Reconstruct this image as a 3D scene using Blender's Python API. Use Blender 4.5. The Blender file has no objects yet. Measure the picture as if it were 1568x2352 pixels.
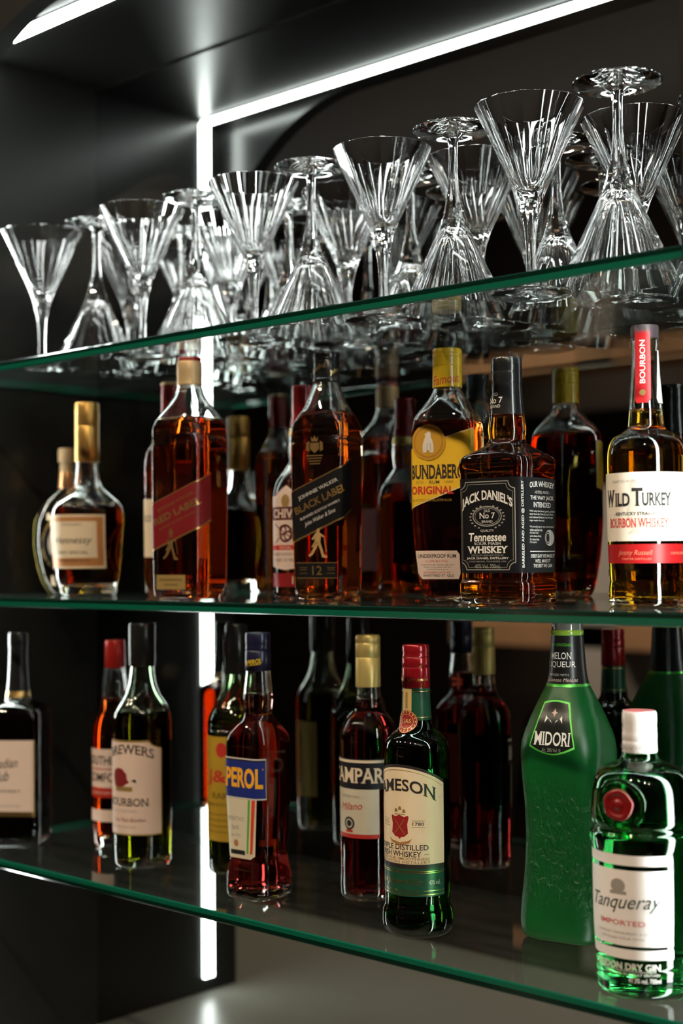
import bpy, bmesh, math, random
from mathutils import Vector, Matrix

# ------------------------------------------------------------------ camera, light level
R = math.radians
scn = bpy.context.scene
COL = scn.collection
H = 1.628                                # camera height above the room floor
ALPHA, PITCH, ROLL = 0.7436, 0.0322, -0.0079
f0 = Vector((-math.sin(ALPHA), math.cos(ALPHA), 0)); r0 = Vector((math.cos(ALPHA), math.sin(ALPHA), 0)); u0 = Vector((0, 0, 1))
cf = f0 * math.cos(PITCH) + u0 * math.sin(PITCH)
cu = u0 * math.cos(PITCH) - f0 * math.sin(PITCH)
cr = r0 * math.cos(ROLL) + cu * math.sin(ROLL)
cu = cu * math.cos(ROLL) - r0 * math.sin(ROLL)
cam_d = bpy.data.cameras.new('camera')
cam_d.sensor_fit = 'HORIZONTAL'; cam_d.sensor_width = 24.0; cam_d.lens = 50.0
cam_d.clip_start = 0.05; cam_d.clip_end = 60
cam_d.dof.use_dof = True; cam_d.dof.focus_distance = 1.40; cam_d.dof.aperture_fstop = 3.4
cam = bpy.data.objects.new('camera', cam_d); COL.objects.link(cam)
cam.matrix_world = Matrix(((cr.x, cu.x, -cf.x, 1.686), (cr.y, cu.y, -cf.y, -1.30), (cr.z, cu.z, -cf.z, H), (0, 0, 0, 1)))
scn.camera = cam
scn.view_settings.view_transform = 'Standard'; scn.view_settings.look = 'None'
scn.view_settings.exposure = 0.0; scn.view_settings.gamma = 1.0; scn.view_settings.use_curve_mapping = False
cy = scn.cycles
cy.max_bounces = 22; cy.transmission_bounces = 20; cy.glossy_bounces = 10; cy.diffuse_bounces = 3
cy.caustics_refractive = False
cy.transparent_max_bounces = 24; cy.sample_clamp_indirect = 40.0; cy.blur_glossy = 0.3
world = bpy.data.worlds.new('world'); scn.world = world; world.use_nodes = True
world.node_tree.nodes['Background'].inputs[0].default_value = (0.6, 0.5, 0.42, 1)
world.node_tree.nodes['Background'].inputs[1].default_value = 0.004
LED_POWER = 34.0
LAMP_POWER = 930.0

# ------------------------------------------------------------------ materials
MATS = {}
def nt_new(name):
    m = bpy.data.materials.new(name); m.use_nodes = True
    nt = m.node_tree; nt.nodes.clear()
    out = nt.nodes.new('ShaderNodeOutputMaterial')
    return m, nt, out
def pbr(name, col, rough=0.5, metal=0.0, coat=0.0, noise=0.0, nscale=60.0, bump=0.0, spec=0.5):
    if name in MATS: return MATS[name]
    m, nt, out = nt_new(name)
    b = nt.nodes.new('ShaderNodeBsdfPrincipled'); nt.links.new(b.outputs[0], out.inputs[0])
    b.inputs['Base Color'].default_value = (*col, 1); b.inputs['Roughness'].default_value = rough
    b.inputs['Metallic'].default_value = metal; b.inputs['Coat Weight'].default_value = coat
    b.inputs['Specular IOR Level'].default_value = spec
    if noise > 0 or bump > 0:
        tc = nt.nodes.new('ShaderNodeTexCoord'); n = nt.nodes.new('ShaderNodeTexNoise')
        n.inputs['Scale'].default_value = nscale; n.inputs['Detail'].default_value = 5
        nt.links.new(tc.outputs['Object'], n.inputs['Vector'])
        if noise > 0:
            mx = nt.nodes.new('ShaderNodeMix'); mx.data_type = 'RGBA'
            mx.inputs['A'].default_value = (*[c * (1 - noise) for c in col], 1)
            mx.inputs['B'].default_value = (*[min(1, c * (1 + noise)) for c in col], 1)
            nt.links.new(n.outputs['Fac'], mx.inputs['Factor']); nt.links.new(mx.outputs['Result'], b.inputs['Base Color'])
        if bump > 0:
            bp = nt.nodes.new('ShaderNodeBump'); bp.inputs['Strength'].default_value = bump; bp.inputs['Distance'].default_value = 0.002
            nt.links.new(n.outputs['Fac'], bp.inputs['Height']); nt.links.new(bp.outputs[0], b.inputs['Normal'])
    MATS[name] = m
    return m
def emit(name, col, s):
    m, nt, out = nt_new(name)
    e = nt.nodes.new('ShaderNodeEmission'); e.inputs[0].default_value = (*col, 1); e.inputs[1].default_value = s
    nt.links.new(e.outputs[0], out.inputs[0]); return m
def glass(name, col=(1, 1, 1), ior=1.5, rough=0.0, absorb=None, dens=0.0):
    if name in MATS: return MATS[name]
    m, nt, out = nt_new(name)
    if min(col) < 0.9:                       # tinted glass: colour what passes, not what mirrors
        g = nt.nodes.new('ShaderNodeBsdfPrincipled'); g.inputs['Base Color'].default_value = (*col, 1)
        g.inputs['Transmission Weight'].default_value = 1.0
    else:
        g = nt.nodes.new('ShaderNodeBsdfGlass'); g.inputs['Color'].default_value = (*col, 1)
    g.inputs['Roughness'].default_value = rough; g.inputs['IOR'].default_value = ior
    nt.links.new(g.outputs[0], out.inputs[0])
    if absorb:
        v = nt.nodes.new('ShaderNodeVolumeAbsorption'); v.inputs[0].default_value = (*absorb, 1); v.inputs[1].default_value = dens
        nt.links.new(v.outputs[0], out.inputs[1])
    MATS[name] = m
    return m
def shelf_mats():
    m, nt, out = nt_new('shelf_glass_face')
    t = nt.nodes.new('ShaderNodeBsdfTransparent'); t.inputs[0].default_value = (0.93, 0.965, 0.955, 1)
    gl = nt.nodes.new('ShaderNodeBsdfGlossy'); gl.inputs['Roughness'].default_value = 0.0
    fr = nt.nodes.new('ShaderNodeFresnel'); fr.inputs[0].default_value = 1.6
    ge = nt.nodes.new('ShaderNodeNewGeometry'); inv = nt.nodes.new('ShaderNodeMath'); inv.operation = 'SUBTRACT'; inv.inputs[0].default_value = 1.0
    mu = nt.nodes.new('ShaderNodeMath'); mu.operation = 'MULTIPLY'; mu.use_clamp = True
    m1 = nt.nodes.new('ShaderNodeMixShader')
    # wiped glass: a thin uneven film of dust on the faces
    d = nt.nodes.new('ShaderNodeBsdfDiffuse'); d.inputs['Color'].default_value = (0.40, 0.47, 0.44, 1)
    tc = nt.nodes.new('ShaderNodeTexCoord'); mp = nt.nodes.new('ShaderNodeMapping'); mp.inputs['Scale'].default_value = (3, 14, 1)
    n = nt.nodes.new('ShaderNodeTexNoise'); n.inputs['Scale'].default_value = 2.5; n.inputs['Detail'].default_value = 6
    mr = nt.nodes.new('ShaderNodeMapRange'); mr.inputs[1].default_value = 0.3; mr.inputs[2].default_value = 0.75; mr.inputs[3].default_value = 0.005; mr.inputs[4].default_value = 0.032
    m2 = nt.nodes.new('ShaderNodeMixShader')
    for a_, b_ in ((ge.outputs['Backfacing'], inv.inputs[1]), (inv.outputs[0], mu.inputs[0]), (fr.outputs[0], mu.inputs[1]), (mu.outputs[0], m1.inputs[0]), (t.outputs[0], m1.inputs[1]), (gl.outputs[0], m1.inputs[2]),
                   (tc.outputs['Object'], mp.inputs[0]), (mp.outputs[0], n.inputs['Vector']), (n.outputs['Fac'], mr.inputs[0]), (mr.outputs[0], m2.inputs[0]), (m1.outputs[0], m2.inputs[1]), (d.outputs[0], m2.inputs[2]), (m2.outputs[0], out.inputs[0])): nt.links.new(a_, b_)
    return [m, pbr('shelf_edge_green', (0.004, 0.115, 0.070), 0.12, spec=0.6), pbr('shelf_edge_dark', (0.002, 0.020, 0.013), 0.08, spec=0.6)]  # bright and dark refraction bands of the glass edge, painted as two opaque greens
def mirror_mat():
    m, nt, out = nt_new('smoked_mirror')
    g = nt.nodes.new('ShaderNodeBsdfGlossy'); g.inputs['Roughness'].default_value = 0.0
    g.inputs['Color'].default_value = (0.36, 0.37, 0.36, 1)
    nt.links.new(g.outputs[0], out.inputs[0]); return m

GREY = pbr('grey_lacquer', (0.0115, 0.0115, 0.0105), 0.30, noise=0.08, nscale=4, spec=0.35)
BLACK = pbr('black_lacquer', (0.010, 0.010, 0.010), 0.25, spec=0.4)
MATT = pbr('black_matt_paint', (0.006, 0.006, 0.006), 0.6, spec=0.15)
COUNTER = pbr('grey_counter', (0.23, 0.23, 0.20), 0.34, noise=0.06, nscale=7)
CLEAR = glass('clear_glass', (0.985, 0.99, 0.985), 1.5)
CRYSTAL = glass('crystal', (0.995, 0.995, 0.995), 1.52)
def liq(name, col, dens): return glass(name, (1, 1, 1), 0.905, absorb=col, dens=dens * 1.5)

# ------------------------------------------------------------------ object helpers
def link(name, me, parent=None, loc=None):
    o = bpy.data.objects.new(name, me); COL.objects.link(o)
    if parent: o.parent = parent
    if loc: o.location = loc
    return o
def obj(name, bm, mats, parent=None, smooth=False, loc=None):
    me = bpy.data.meshes.new(name); bm.to_mesh(me); bm.free()
    for m in (mats if isinstance(mats, (list, tuple)) else [mats]): me.materials.append(m)
    if smooth:
        for p in me.polygons: p.use_smooth = True
    return link(name, me, parent, loc)
def tag(o, label=None, cat=None, group=None, kind=None):
    if label: o['label'] = label
    if cat: o['category'] = cat
    if group: o['group'] = group
    if kind: o['kind'] = kind
    return o
def empty(name, loc, rz=0.0):
    o = link(name, None, None, loc); o.empty_display_size = 0.02; o.rotation_euler = (0, 0, rz); return o
def box(bm, x0, x1, y0, y1, z0, z1, mi=0):
    vs = [bm.verts.new((x, y, z)) for x in (x0, x1) for y in (y0, y1) for z in (z0, z1)]
    fs = []
    for q in ((0, 1, 3, 2), (4, 6, 7, 5), (0, 4, 5, 1), (2, 3, 7, 6), (0, 2, 6, 4), (1, 5, 7, 3)):
        f = bm.faces.new([vs[i] for i in q]); f.material_index = mi; fs.append(f)
    return fs
def boxobj(name, x0, x1, y0, y1, z0, z1, mat, parent=None, bevel=0.0):
    bm = bmesh.new(); box(bm, x0, x1, y0, y1, z0, z1)
    bmesh.ops.recalc_face_normals(bm, faces=bm.faces)
    if bevel: bmesh.ops.bevel(bm, geom=bm.edges[:], offset=bevel, segments=2, affect='EDGES', profile=0.5)
    return obj(name, bm, mat, parent)
def struct(name, *a, **k): return tag(boxobj(name, *a, **k), kind='structure')

# ------------------------------------------------------------------ the niche
W = 1.119
ZC, Z1, Z2, Z3, ZF = H + 0.6993, H + 0.2527, H - 0.0469, H - 0.3762, H - 0.6779
bm = bmesh.new(); box(bm, -0.02, W + 0.02, 0.0, 0.006, ZF - 0.002, ZC)
tag(obj('wall_back', bm, mirror_mat()), 'smoked mirror covering the back of the bar niche', kind='structure')
struct('wall_left', -0.02, 0.0, -0.25, 0.0, ZF, ZC, GREY)
struct('wall_right', W, W + 0.02, -0.25, 0.0, ZF, ZC, GREY)
struct('ceiling', -0.02, W + 0.02, -0.25, 0.006, ZC, ZC + 0.02, GREY)
bm = bmesh.new()
rs = random.Random(5)
n = 60; ring = []
for i in range(n + 1):
    w = 0.0022 + rs.uniform(-.0006, .0008); ring.append([bm.verts.new((W * i / n, y, z)) for y, z in ((-0.0001, ZC - w * 1.3), (-w, ZC - w * .5), (-w * 1.4, ZC - 0.0001))])
for a_, b_ in zip(ring, ring[1:]):
    for k in (0, 1): bm.faces.new((a_[k], a_[k + 1], b_[k + 1], b_[k]))
tag(obj('trim_2', bm, pbr('sealant', (0.006, 0.005, 0.004), 0.7, spec=0.1)), 'dark sealant bead where mirror meets ceiling', kind='structure')
# front panel with an arched opening, black on both faces
def arch_panel():
    r, cxl, cz = 0.33, 0.30, H + 0.37
    cxr = W - 0.30
    top = ZC
    pts = [(0.0, ZF)]
    n = 28
    for k in range(n + 1):
        a = R(180) - (R(180) - R(90)) * k / n
        x = cxl + r * math.cos(a); z = cz + r * math.sin(a)
        if x > 0.0: pts.append((x, min(z, top)))
    zl = cz + math.sqrt(r * r - cxl * cxl)
    pts.insert(1, (0.0, zl))
    right = [(W - x, z) for x, z in reversed(pts)]
    inner = pts + right
    bm = bmesh.new()
    outer_l, outer_r, outer_t = -0.9, W + 0.9, H + 1.40
    # facade as a strip of quads between the arch line and a matching outer line
    outs = []
    for i, (x, z) in enumerate(inner):
        if i == 0: outs.append((outer_l, ZF))
        elif i == len(inner) - 1: outs.append((outer_r, ZF))
        elif i <= len(pts) // 2 and x < 0.25: outs.append((outer_l, ZF + (outer_t - ZF) * i / max(1, sum(1 for p in pts if p[0] < 0.25) - 1)))
        else: outs.append((None, outer_t))
    xs = [i for i, o in enumerate(outs) if o[0] is None]
    fl = [i for i, o in enumerate(outs) if o[0] is not None]
    # right side mirrors left side
    m = len(inner)
    for i in range(m // 2):
        if outs[i][0] is not None: outs[m - 1 - i] = (W - outs[i][0], outs[i][1])
    xs = [i for i, o in enumerate(outs) if o[0] is None]
    for k, i in enumerate(xs): outs[i] = (outer_l + (outer_r - outer_l) * (k + 1) / (len(xs) + 1), outer_t)
    F = [[], [], [], []]
    for (xi, zi), (xo, zo) in zip(inner, outs):
        F[0].append(bm.verts.new((xi, -0.275, zi))); F[1].append(bm.verts.new((xo, -0.275, zo)))
        F[2].append(bm.verts.new((xi, -0.25, zi))); F[3].append(bm.verts.new((xo, -0.25, zo)))
    for i in range(m - 1):
        f = bm.faces.new((F[0][i], F[0][i + 1], F[1][i + 1], F[1][i])); f.material_index = 2
        bm.faces.new((F[2][i], F[3][i], F[3][i + 1], F[2][i + 1]))
        f = bm.faces.new((F[0][i], F[2][i], F[2][i + 1], F[0][i + 1])); f.material_index = 1
        bm.faces.new((F[1][i], F[1][i + 1], F[3][i + 1], F[3][i]))
    bmesh.ops.recalc_face_normals(bm, faces=bm.faces)
    return bm
tag(obj('trim_1', arch_panel(), [BLACK, GREY, MATT]), 'black arched front panel of the bar niche', kind='structure')
bm = bmesh.new(); box(bm, -0.9, W + 0.9, -0.66, 0.006, ZF - 0.04, ZF)
tag(obj('floor_niche', bm, COUNTER), kind='structure', label='grey back bar counter under the glass shelves')

# the room behind the camera, seen in the mirror
WALLB = pbr('brown_room_wall', (0.022, 0.015, 0.011), 0.6, noise=0.25, nscale=2)
struct('floor', -4.5, 4.5, -4.2, 0.05, -0.05, 0.0, pbr('dark_floor', (0.05, 0.04, 0.035), 0.4, noise=0.2, nscale=3))
struct('wall_rear', -4.5, 4.5, -4.25, -4.2, 0.0, 3.3, WALLB)
struct('wall_far_left', -4.55, -4.5, -4.2, 0.05, 0.0, 3.3, WALLB)
struct('wall_far_right', 4.5, 4.55, -4.2, 0.05, 0.0, 3.3, WALLB)
struct('ceiling_room', -4.5, 4.5, -4.2, -0.28, 3.3, 3.35, pbr('grey_room_ceiling', (0.22, 0.22, 0.21), 0.8))
struct('wall_facade', -4.5, -0.9, -0.275, -0.25, 0.0, 3.3, BLACK)
struct('wall_facade_right', W + 0.9, 4.5, -0.275, -0.25, 0.0, 3.3, BLACK)
struct('wall_facade_top', -0.9, W + 0.9, -0.275, -0.25, H + 1.40, 3.3, BLACK)
struct('wall_counter_front', -0.9, W + 0.9, -0.64, -0.62, 0.0, ZF - 0.04, BLACK)
WOOD = pbr('warm_wood', (0.42, 0.24, 0.13), 0.5, noise=0.3, nscale=8)
for z0, z1, lab in ((2.39, 2.47, 'upper brown wooden shelf board on the far room wall'), (1.26, 1.36, 'lower brown wooden shelf board on the far room wall')):
    tag(boxobj('wall_shelf', -2.1, 0.4, -3.80, -3.5, z0, z1, WOOD, bevel=0.004), lab, 'shelf', 'wooden boards reflected in the mirror')
t = tag(boxobj('grey_cabinet', -1.46, -1.28, -3.80, -3.5, 0.0, 1.90, pbr('pale_grey', (0.45, 0.42, 0.40), 0.6), bevel=0.004), 'narrow pale grey cabinet on the far side of the room', 'cabinet')

# LED strips behind the front panel
LEDM = emit('led_diffuser', (0.93, 1.0, 0.96), LED_POWER)
ALU = pbr('aluminium', (0.6, 0.6, 0.6), 0.35, 1.0)
def led(name, label, dims, ddims):
    t = empty(name, ((dims[0] + dims[1]) / 2, (dims[2] + dims[3]) / 2, dims[4]))
    tag(t, label, 'light strip', 'light strips around the niche front')
    o = t.location
    sh = lambda d: (d[0] - o.x, d[1] - o.x, d[2] - o.y, d[3] - o.y, d[4] - o.z, d[5] - o.z)
    boxobj('housing', *sh(dims), ALU, t); d = boxobj('diffuser', *sh(ddims), LEDM, t); d['label'] = 'glowing white diffuser'
led('light_strip', 'white light strip along the front of the niche ceiling', (0.004, W - 0.004, -0.226, -0.202, ZC - 0.002, ZC - 0.0002), (0.004, W - 0.004, -0.223, -0.205, ZC - 0.005, ZC - 0.0021))
led('light_strip', 'white light strip up the left niche wall', (0.0002, 0.002, -0.226, -0.202, ZF + 0.022, ZC - 0.006), (0.0021, 0.005, -0.224, -0.204, ZF + 0.022, ZC - 0.006))
led('light_strip', 'white light strip up the right niche wall beside the gin bottle', (W - 0.002, W - 0.0002, -0.226, -0.202, ZF + 0.022, ZC - 0.006), (W - 0.005, W - 0.0021, -0.223, -0.205, ZF + 0.022, ZC - 0.006))

# warm downlights in the room ceiling in front of the bar
DARKM = pbr('dark_metal', (0.02, 0.02, 0.02), 0.4, 1.0)
LAMPM = emit('warm_lamp', (1.0, 0.78, 0.56), LAMP_POWER)
for k in range(7):
    t = empty('ceiling_downlight', (-1.2 + 0.75 * k, -1.75, 3.27))
    tag(t, 'small warm round downlight in the room ceiling before the bar', 'lamp', 'warm ceiling downlights in the room')
    bm = bmesh.new(); bmesh.ops.create_cone(bm, cap_ends=True, segments=24, radius1=0.040, radius2=0.040, depth=0.006, matrix=Matrix.Translation((0, 0, 0.003)))
    obj('lens', bm, LAMPM, t)
    bm = bmesh.new(); bmesh.ops.create_cone(bm, cap_ends=True, segments=24, radius1=0.052, radius2=0.052, depth=0.022, matrix=Matrix.Translation((0, 0, 0.0175)))
    obj('housing', bm, DARKM, t)
for k, (sx_, tz) in enumerate(((-1.7, 2.43), (-0.5, 2.43), (-1.7, 1.31), (-0.5, 1.31))):
    L = bpy.data.lights.new('shelf_spot', 'SPOT'); L.energy = 150 if tz > 2 else 240; L.color = (1.0, 0.78, 0.58); L.spot_size = R(38); L.spot_blend = 0.8; L.shadow_soft_size = 0.03
    o = bpy.data.objects.new('shelf_spot', L); COL.objects.link(o); o.location = (sx_, -2.2, 3.2)
    o.rotation_euler = (Vector((sx_, -3.5, tz)) - Vector(o.location)).to_track_quat('-Z', 'Y').to_euler()

L = bpy.data.lights.new('ceiling_fill', 'AREA'); L.shape = 'RECTANGLE'; L.size = 7.0; L.size_y = 0.5; L.energy = 5; L.color = (1.0, 0.97, 0.90)  # added unseen fill light, brightens the room ceiling reflected in the mirror
o = bpy.data.objects.new('ceiling_fill', L); COL.objects.link(o); o.location = (-0.5, -3.0, 2.72); o.rotation_euler = (math.pi, 0, 0)

# ------------------------------------------------------------------ glass shelves
SFM = shelf_mats()
def shelf(z, label, band, green_top):
    bm = bmesh.new()
    x0, x1, y0, y1, th, bv = 0.006, W - 0.006, -0.2654, -0.001, 0.0115, 0.0013
    sec = [(y0 + bv, z - th), (y0, z - th + bv), (y0, z - th + bv + band * (th - 2 * bv)), (y0, z - bv), (y0 + bv, z), (y1, z), (y1, z - th)]
    A = [bm.verts.new((x0, y, zz)) for y, zz in sec]; B = [bm.verts.new((x1, y, zz)) for y, zz in sec]
    n = len(sec)
    for i in range(n):
        f = bm.faces.new((A[i], A[(i + 1) % n], B[(i + 1) % n], B[i])); f.material_index = 0 if i in (4, 5, 6) else (1 if (i in (2, 3) if green_top else i in (0, 1)) else 2)
    f = bm.faces.new(A[::-1]); f.material_index = 1
    f = bm.faces.new(B); f.material_index = 1
    bmesh.ops.recalc_face_normals(bm, faces=bm.faces)
    o = obj('glass_shelf', bm, SFM)
    tag(o, label, 'shelf', 'glass shelves of the niche')
shelf(Z1, 'top glass shelf with green edge carrying the cocktail glasses', 0.56, False)
shelf(Z2, 'middle glass shelf with green edge carrying the whiskey and rum bottles', 0.62, False)
shelf(Z3, 'lowest glass shelf with green edge carrying the liqueur and gin bottles', 0.5, True)

# ------------------------------------------------------------------ cocktail glasses
def lerp_prof(P, n):
    out = []
    for (z0, r0_), (z1, r1_) in zip(P, P[1:]):
        for k in range(n): out.append((z0 + (z1 - z0) * k / n, r0_ + (r1_ - r0_) * k / n))
    out.append(P[-1]); return out
def pchip(xs, ys):
    n = len(xs); h = [xs[i + 1] - xs[i] for i in range(n - 1)]; d = [(ys[i + 1] - ys[i]) / h[i] for i in range(n - 1)]
    m = [0.0] * n
    m[0] = d[0]; m[-1] = d[-1]
    for i in range(1, n - 1):
        if d[i - 1] * d[i] > 0:
            w1 = 2 * h[i] + h[i - 1]; w2 = h[i] + 2 * h[i - 1]
            m[i] = (w1 + w2) / (w1 / d[i - 1] + w2 / d[i])
    def f(x):
        if x <= xs[0]: return ys[0]
        if x >= xs[-1]: return ys[-1]
        i = 0
        while xs[i + 1] < x: i += 1
        t = (x - xs[i]) / h[i]
        return (ys[i] * (1 + 2 * t) * (1 - t) ** 2 + h[i] * m[i] * t * (1 - t) ** 2 + ys[i + 1] * t * t * (3 - 2 * t) + h[i] * m[i + 1] * t * t * (t - 1))
    return f
GH = 0.186
def glass_meshes():
    NF, SUB = 14, 4
    NS = NF * SUB
    outer = [(0.0, 0.0), (0.0, 0.030), (0.0, 0.0400), (0.0006, 0.0412), (0.0018, 0.0412), (0.0026, 0.0400), (0.0040, 0.024), (0.0062, 0.0115), (0.0100, 0.0066), (0.016, 0.0052),
             (0.030, 0.0046), (0.050, 0.0050), (0.064, 0.0062), (0.078, 0.0086), (0.090, 0.0114), (0.102, 0.0152), (0.114, 0.0205), (0.140, 0.0327), (0.165, 0.0444), (GH - 0.0006, 0.0541), (GH, 0.0538)]
    inner = [(GH, 0.0530), (GH - 0.0008, 0.0526), (0.165, 0.0427), (0.140, 0.0304), (0.118, 0.0192), (0.110, 0.0142), (0.1055, 0.0098), (0.1035, 0.0055), (0.103, 0.0)]
    def facet(z, phi):
        w = min(1.0, max(0.0, (z - 0.045) / 0.03))
        p = (phi % (2 * math.pi / NF)) - math.pi / NF
        fct = math.cos(math.pi / NF) / math.cos(p)
        return 1 + w * (fct - 1)
    def rib(z, phi):
        w = min(1.0, max(0.0, (GH - 0.040 - z) / 0.03))
        return 1 - 0.014 * w * (0.5 + 0.5 * math.cos(NF * phi))
    bm = bmesh.new()
    rows = []
    for kind, P in (('o', outer), ('i', inner)):
        for z, r in P:
            if r == 0.0: rows.append([bm.verts.new((0, 0, z))]); continue
            row = []
            for k in range(NS):
                ph = 2 * math.pi * k / NS
                g = facet(z, ph) if kind == 'o' else rib(z, ph)
                row.append(bm.verts.new((r * g * math.cos(ph), r * g * math.sin(ph), z)))
            rows.append(row)
    for a, b in zip(rows, rows[1:]):
        for k in range(NS):
            k2 = (k + 1) % NS
            if len(a) == 1: bm.faces.new((a[0], b[k2], b[k]))
            elif len(b) == 1: bm.faces.new((a[k], a[k2], b[0]))
            else: bm.faces.new((a[k], a[k2], b[k2], b[k]))
    bmesh.ops.recalc_face_normals(bm, faces=bm.faces)
    # three parts share the glass: keep as one blown piece (mesh), sharp along the cut facets
    me = bpy.data.meshes.new('cocktail_glass'); bm.to_mesh(me); bm.free(); me.materials.append(CRYSTAL)
    for p in me.polygons: p.use_smooth = True
    me.set_sharp_from_angle(angle=R(17))
    return me
GME = glass_meshes()
GG = 'cocktail glasses on the top glass shelf'
front = [(0.108, -0.174, 0), (0.205, -0.158, 1), (0.303, -0.162, 0), (0.3985, -0.157, 1), (0.4945, -0.152, 0), (0.592, -0.1565, 1), (0.690, -0.148, 0), (0.793, -0.1557, 1), (0.8915, -0.161, 0), (0.9935, -0.1655, 1)]
back = [(0.150, -0.057, 0), (0.249, -0.050, 1), (0.348, -0.052, 0), (0.447, -0.046, 1), (0.546, -0.048, 0), (0.645, -0.047, 1), (0.745, -0.054, 0), (0.845, -0.046, 1), (0.9445, -0.054, 0), (1.044, -0.060, 1)]
ORD = ['first', 'second', 'third', 'fourth', 'fifth', 'sixth', 'seventh', 'eighth', 'ninth', 'tenth']
rnd = random.Random(3)
gn = 0
for row, L in (('front', front), ('back', back)):
    cnt = [0, 0]
    for x, y, inv in L:
        o = link('cocktail_glass', GME)
        o.location = (x, y, Z1 + (GH + 0.0004 if inv else 0.0004)); o.rotation_euler = (math.pi if inv else 0, 0, rnd.uniform(0, 1.0))
        k = cnt[inv]; cnt[inv] += 1
        what = 'upside-down clear fluted cocktail glass' if inv else 'upright clear fluted cocktail glass'
        tag(o, f"{what}, {ORD[k]} such from the left in the {row} row", 'cocktail glass', GG)

# ------------------------------------------------------------------ lettering and labels
TXT = {}
def glyphs(txt, bold=0.0, serif=False, shear=0.0):
    key = (txt, bold, serif, shear)
    if key in TXT: return TXT[key]
    cu_ = bpy.data.curves.new('t', 'FONT'); cu_.body = txt; cu_.resolution_u = 3; cu_.offset = bold; cu_.shear = shear
    ob = bpy.data.objects.new('t', cu_)
    me = ob.to_mesh()
    V = [(v.co.x, v.co.y) for v in me.vertices]; F = [list(p.vertices) for p in me.polygons]
    if serif:
        cnt = {}
        for f in F:
            for a, b in zip(f, f[1:] + f[:1]):
                k = (min(a, b), max(a, b)); cnt[k] = cnt.get(k, 0) + 1
        ymax = max(v[1] for v in V)
        for (a, b), c in list(cnt.items()):
            if c != 1: continue
            (xa, ya), (xb, yb) = V[a], V[b]
            if abs(ya - yb) > 1e-3 or abs(xa - xb) > 0.24 or abs(xa - xb) < 0.03: continue
            if min(abs(ya + bold), abs(ya)) > 0.02 and abs(ya - ymax) > 0.03: continue
            d = 0.055; hh = 0.05 if ya < 0.3 else -0.05
            n0 = len(V); xl, xr = min(xa, xb) - d, max(xa, xb) + d
            V += [(xl, ya), (xr, ya), (xr, ya + hh), (xl, ya + hh)]
            F.append([n0, n0 + 1, n0 + 2, n0 + 3] if hh > 0 else [n0 + 3, n0 + 2, n0 + 1, n0])
    ob.to_mesh_clear(); bpy.data.objects.remove(ob); bpy.data.curves.remove(cu_)
    TXT[key] = (V, F)
    return V, F

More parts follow.
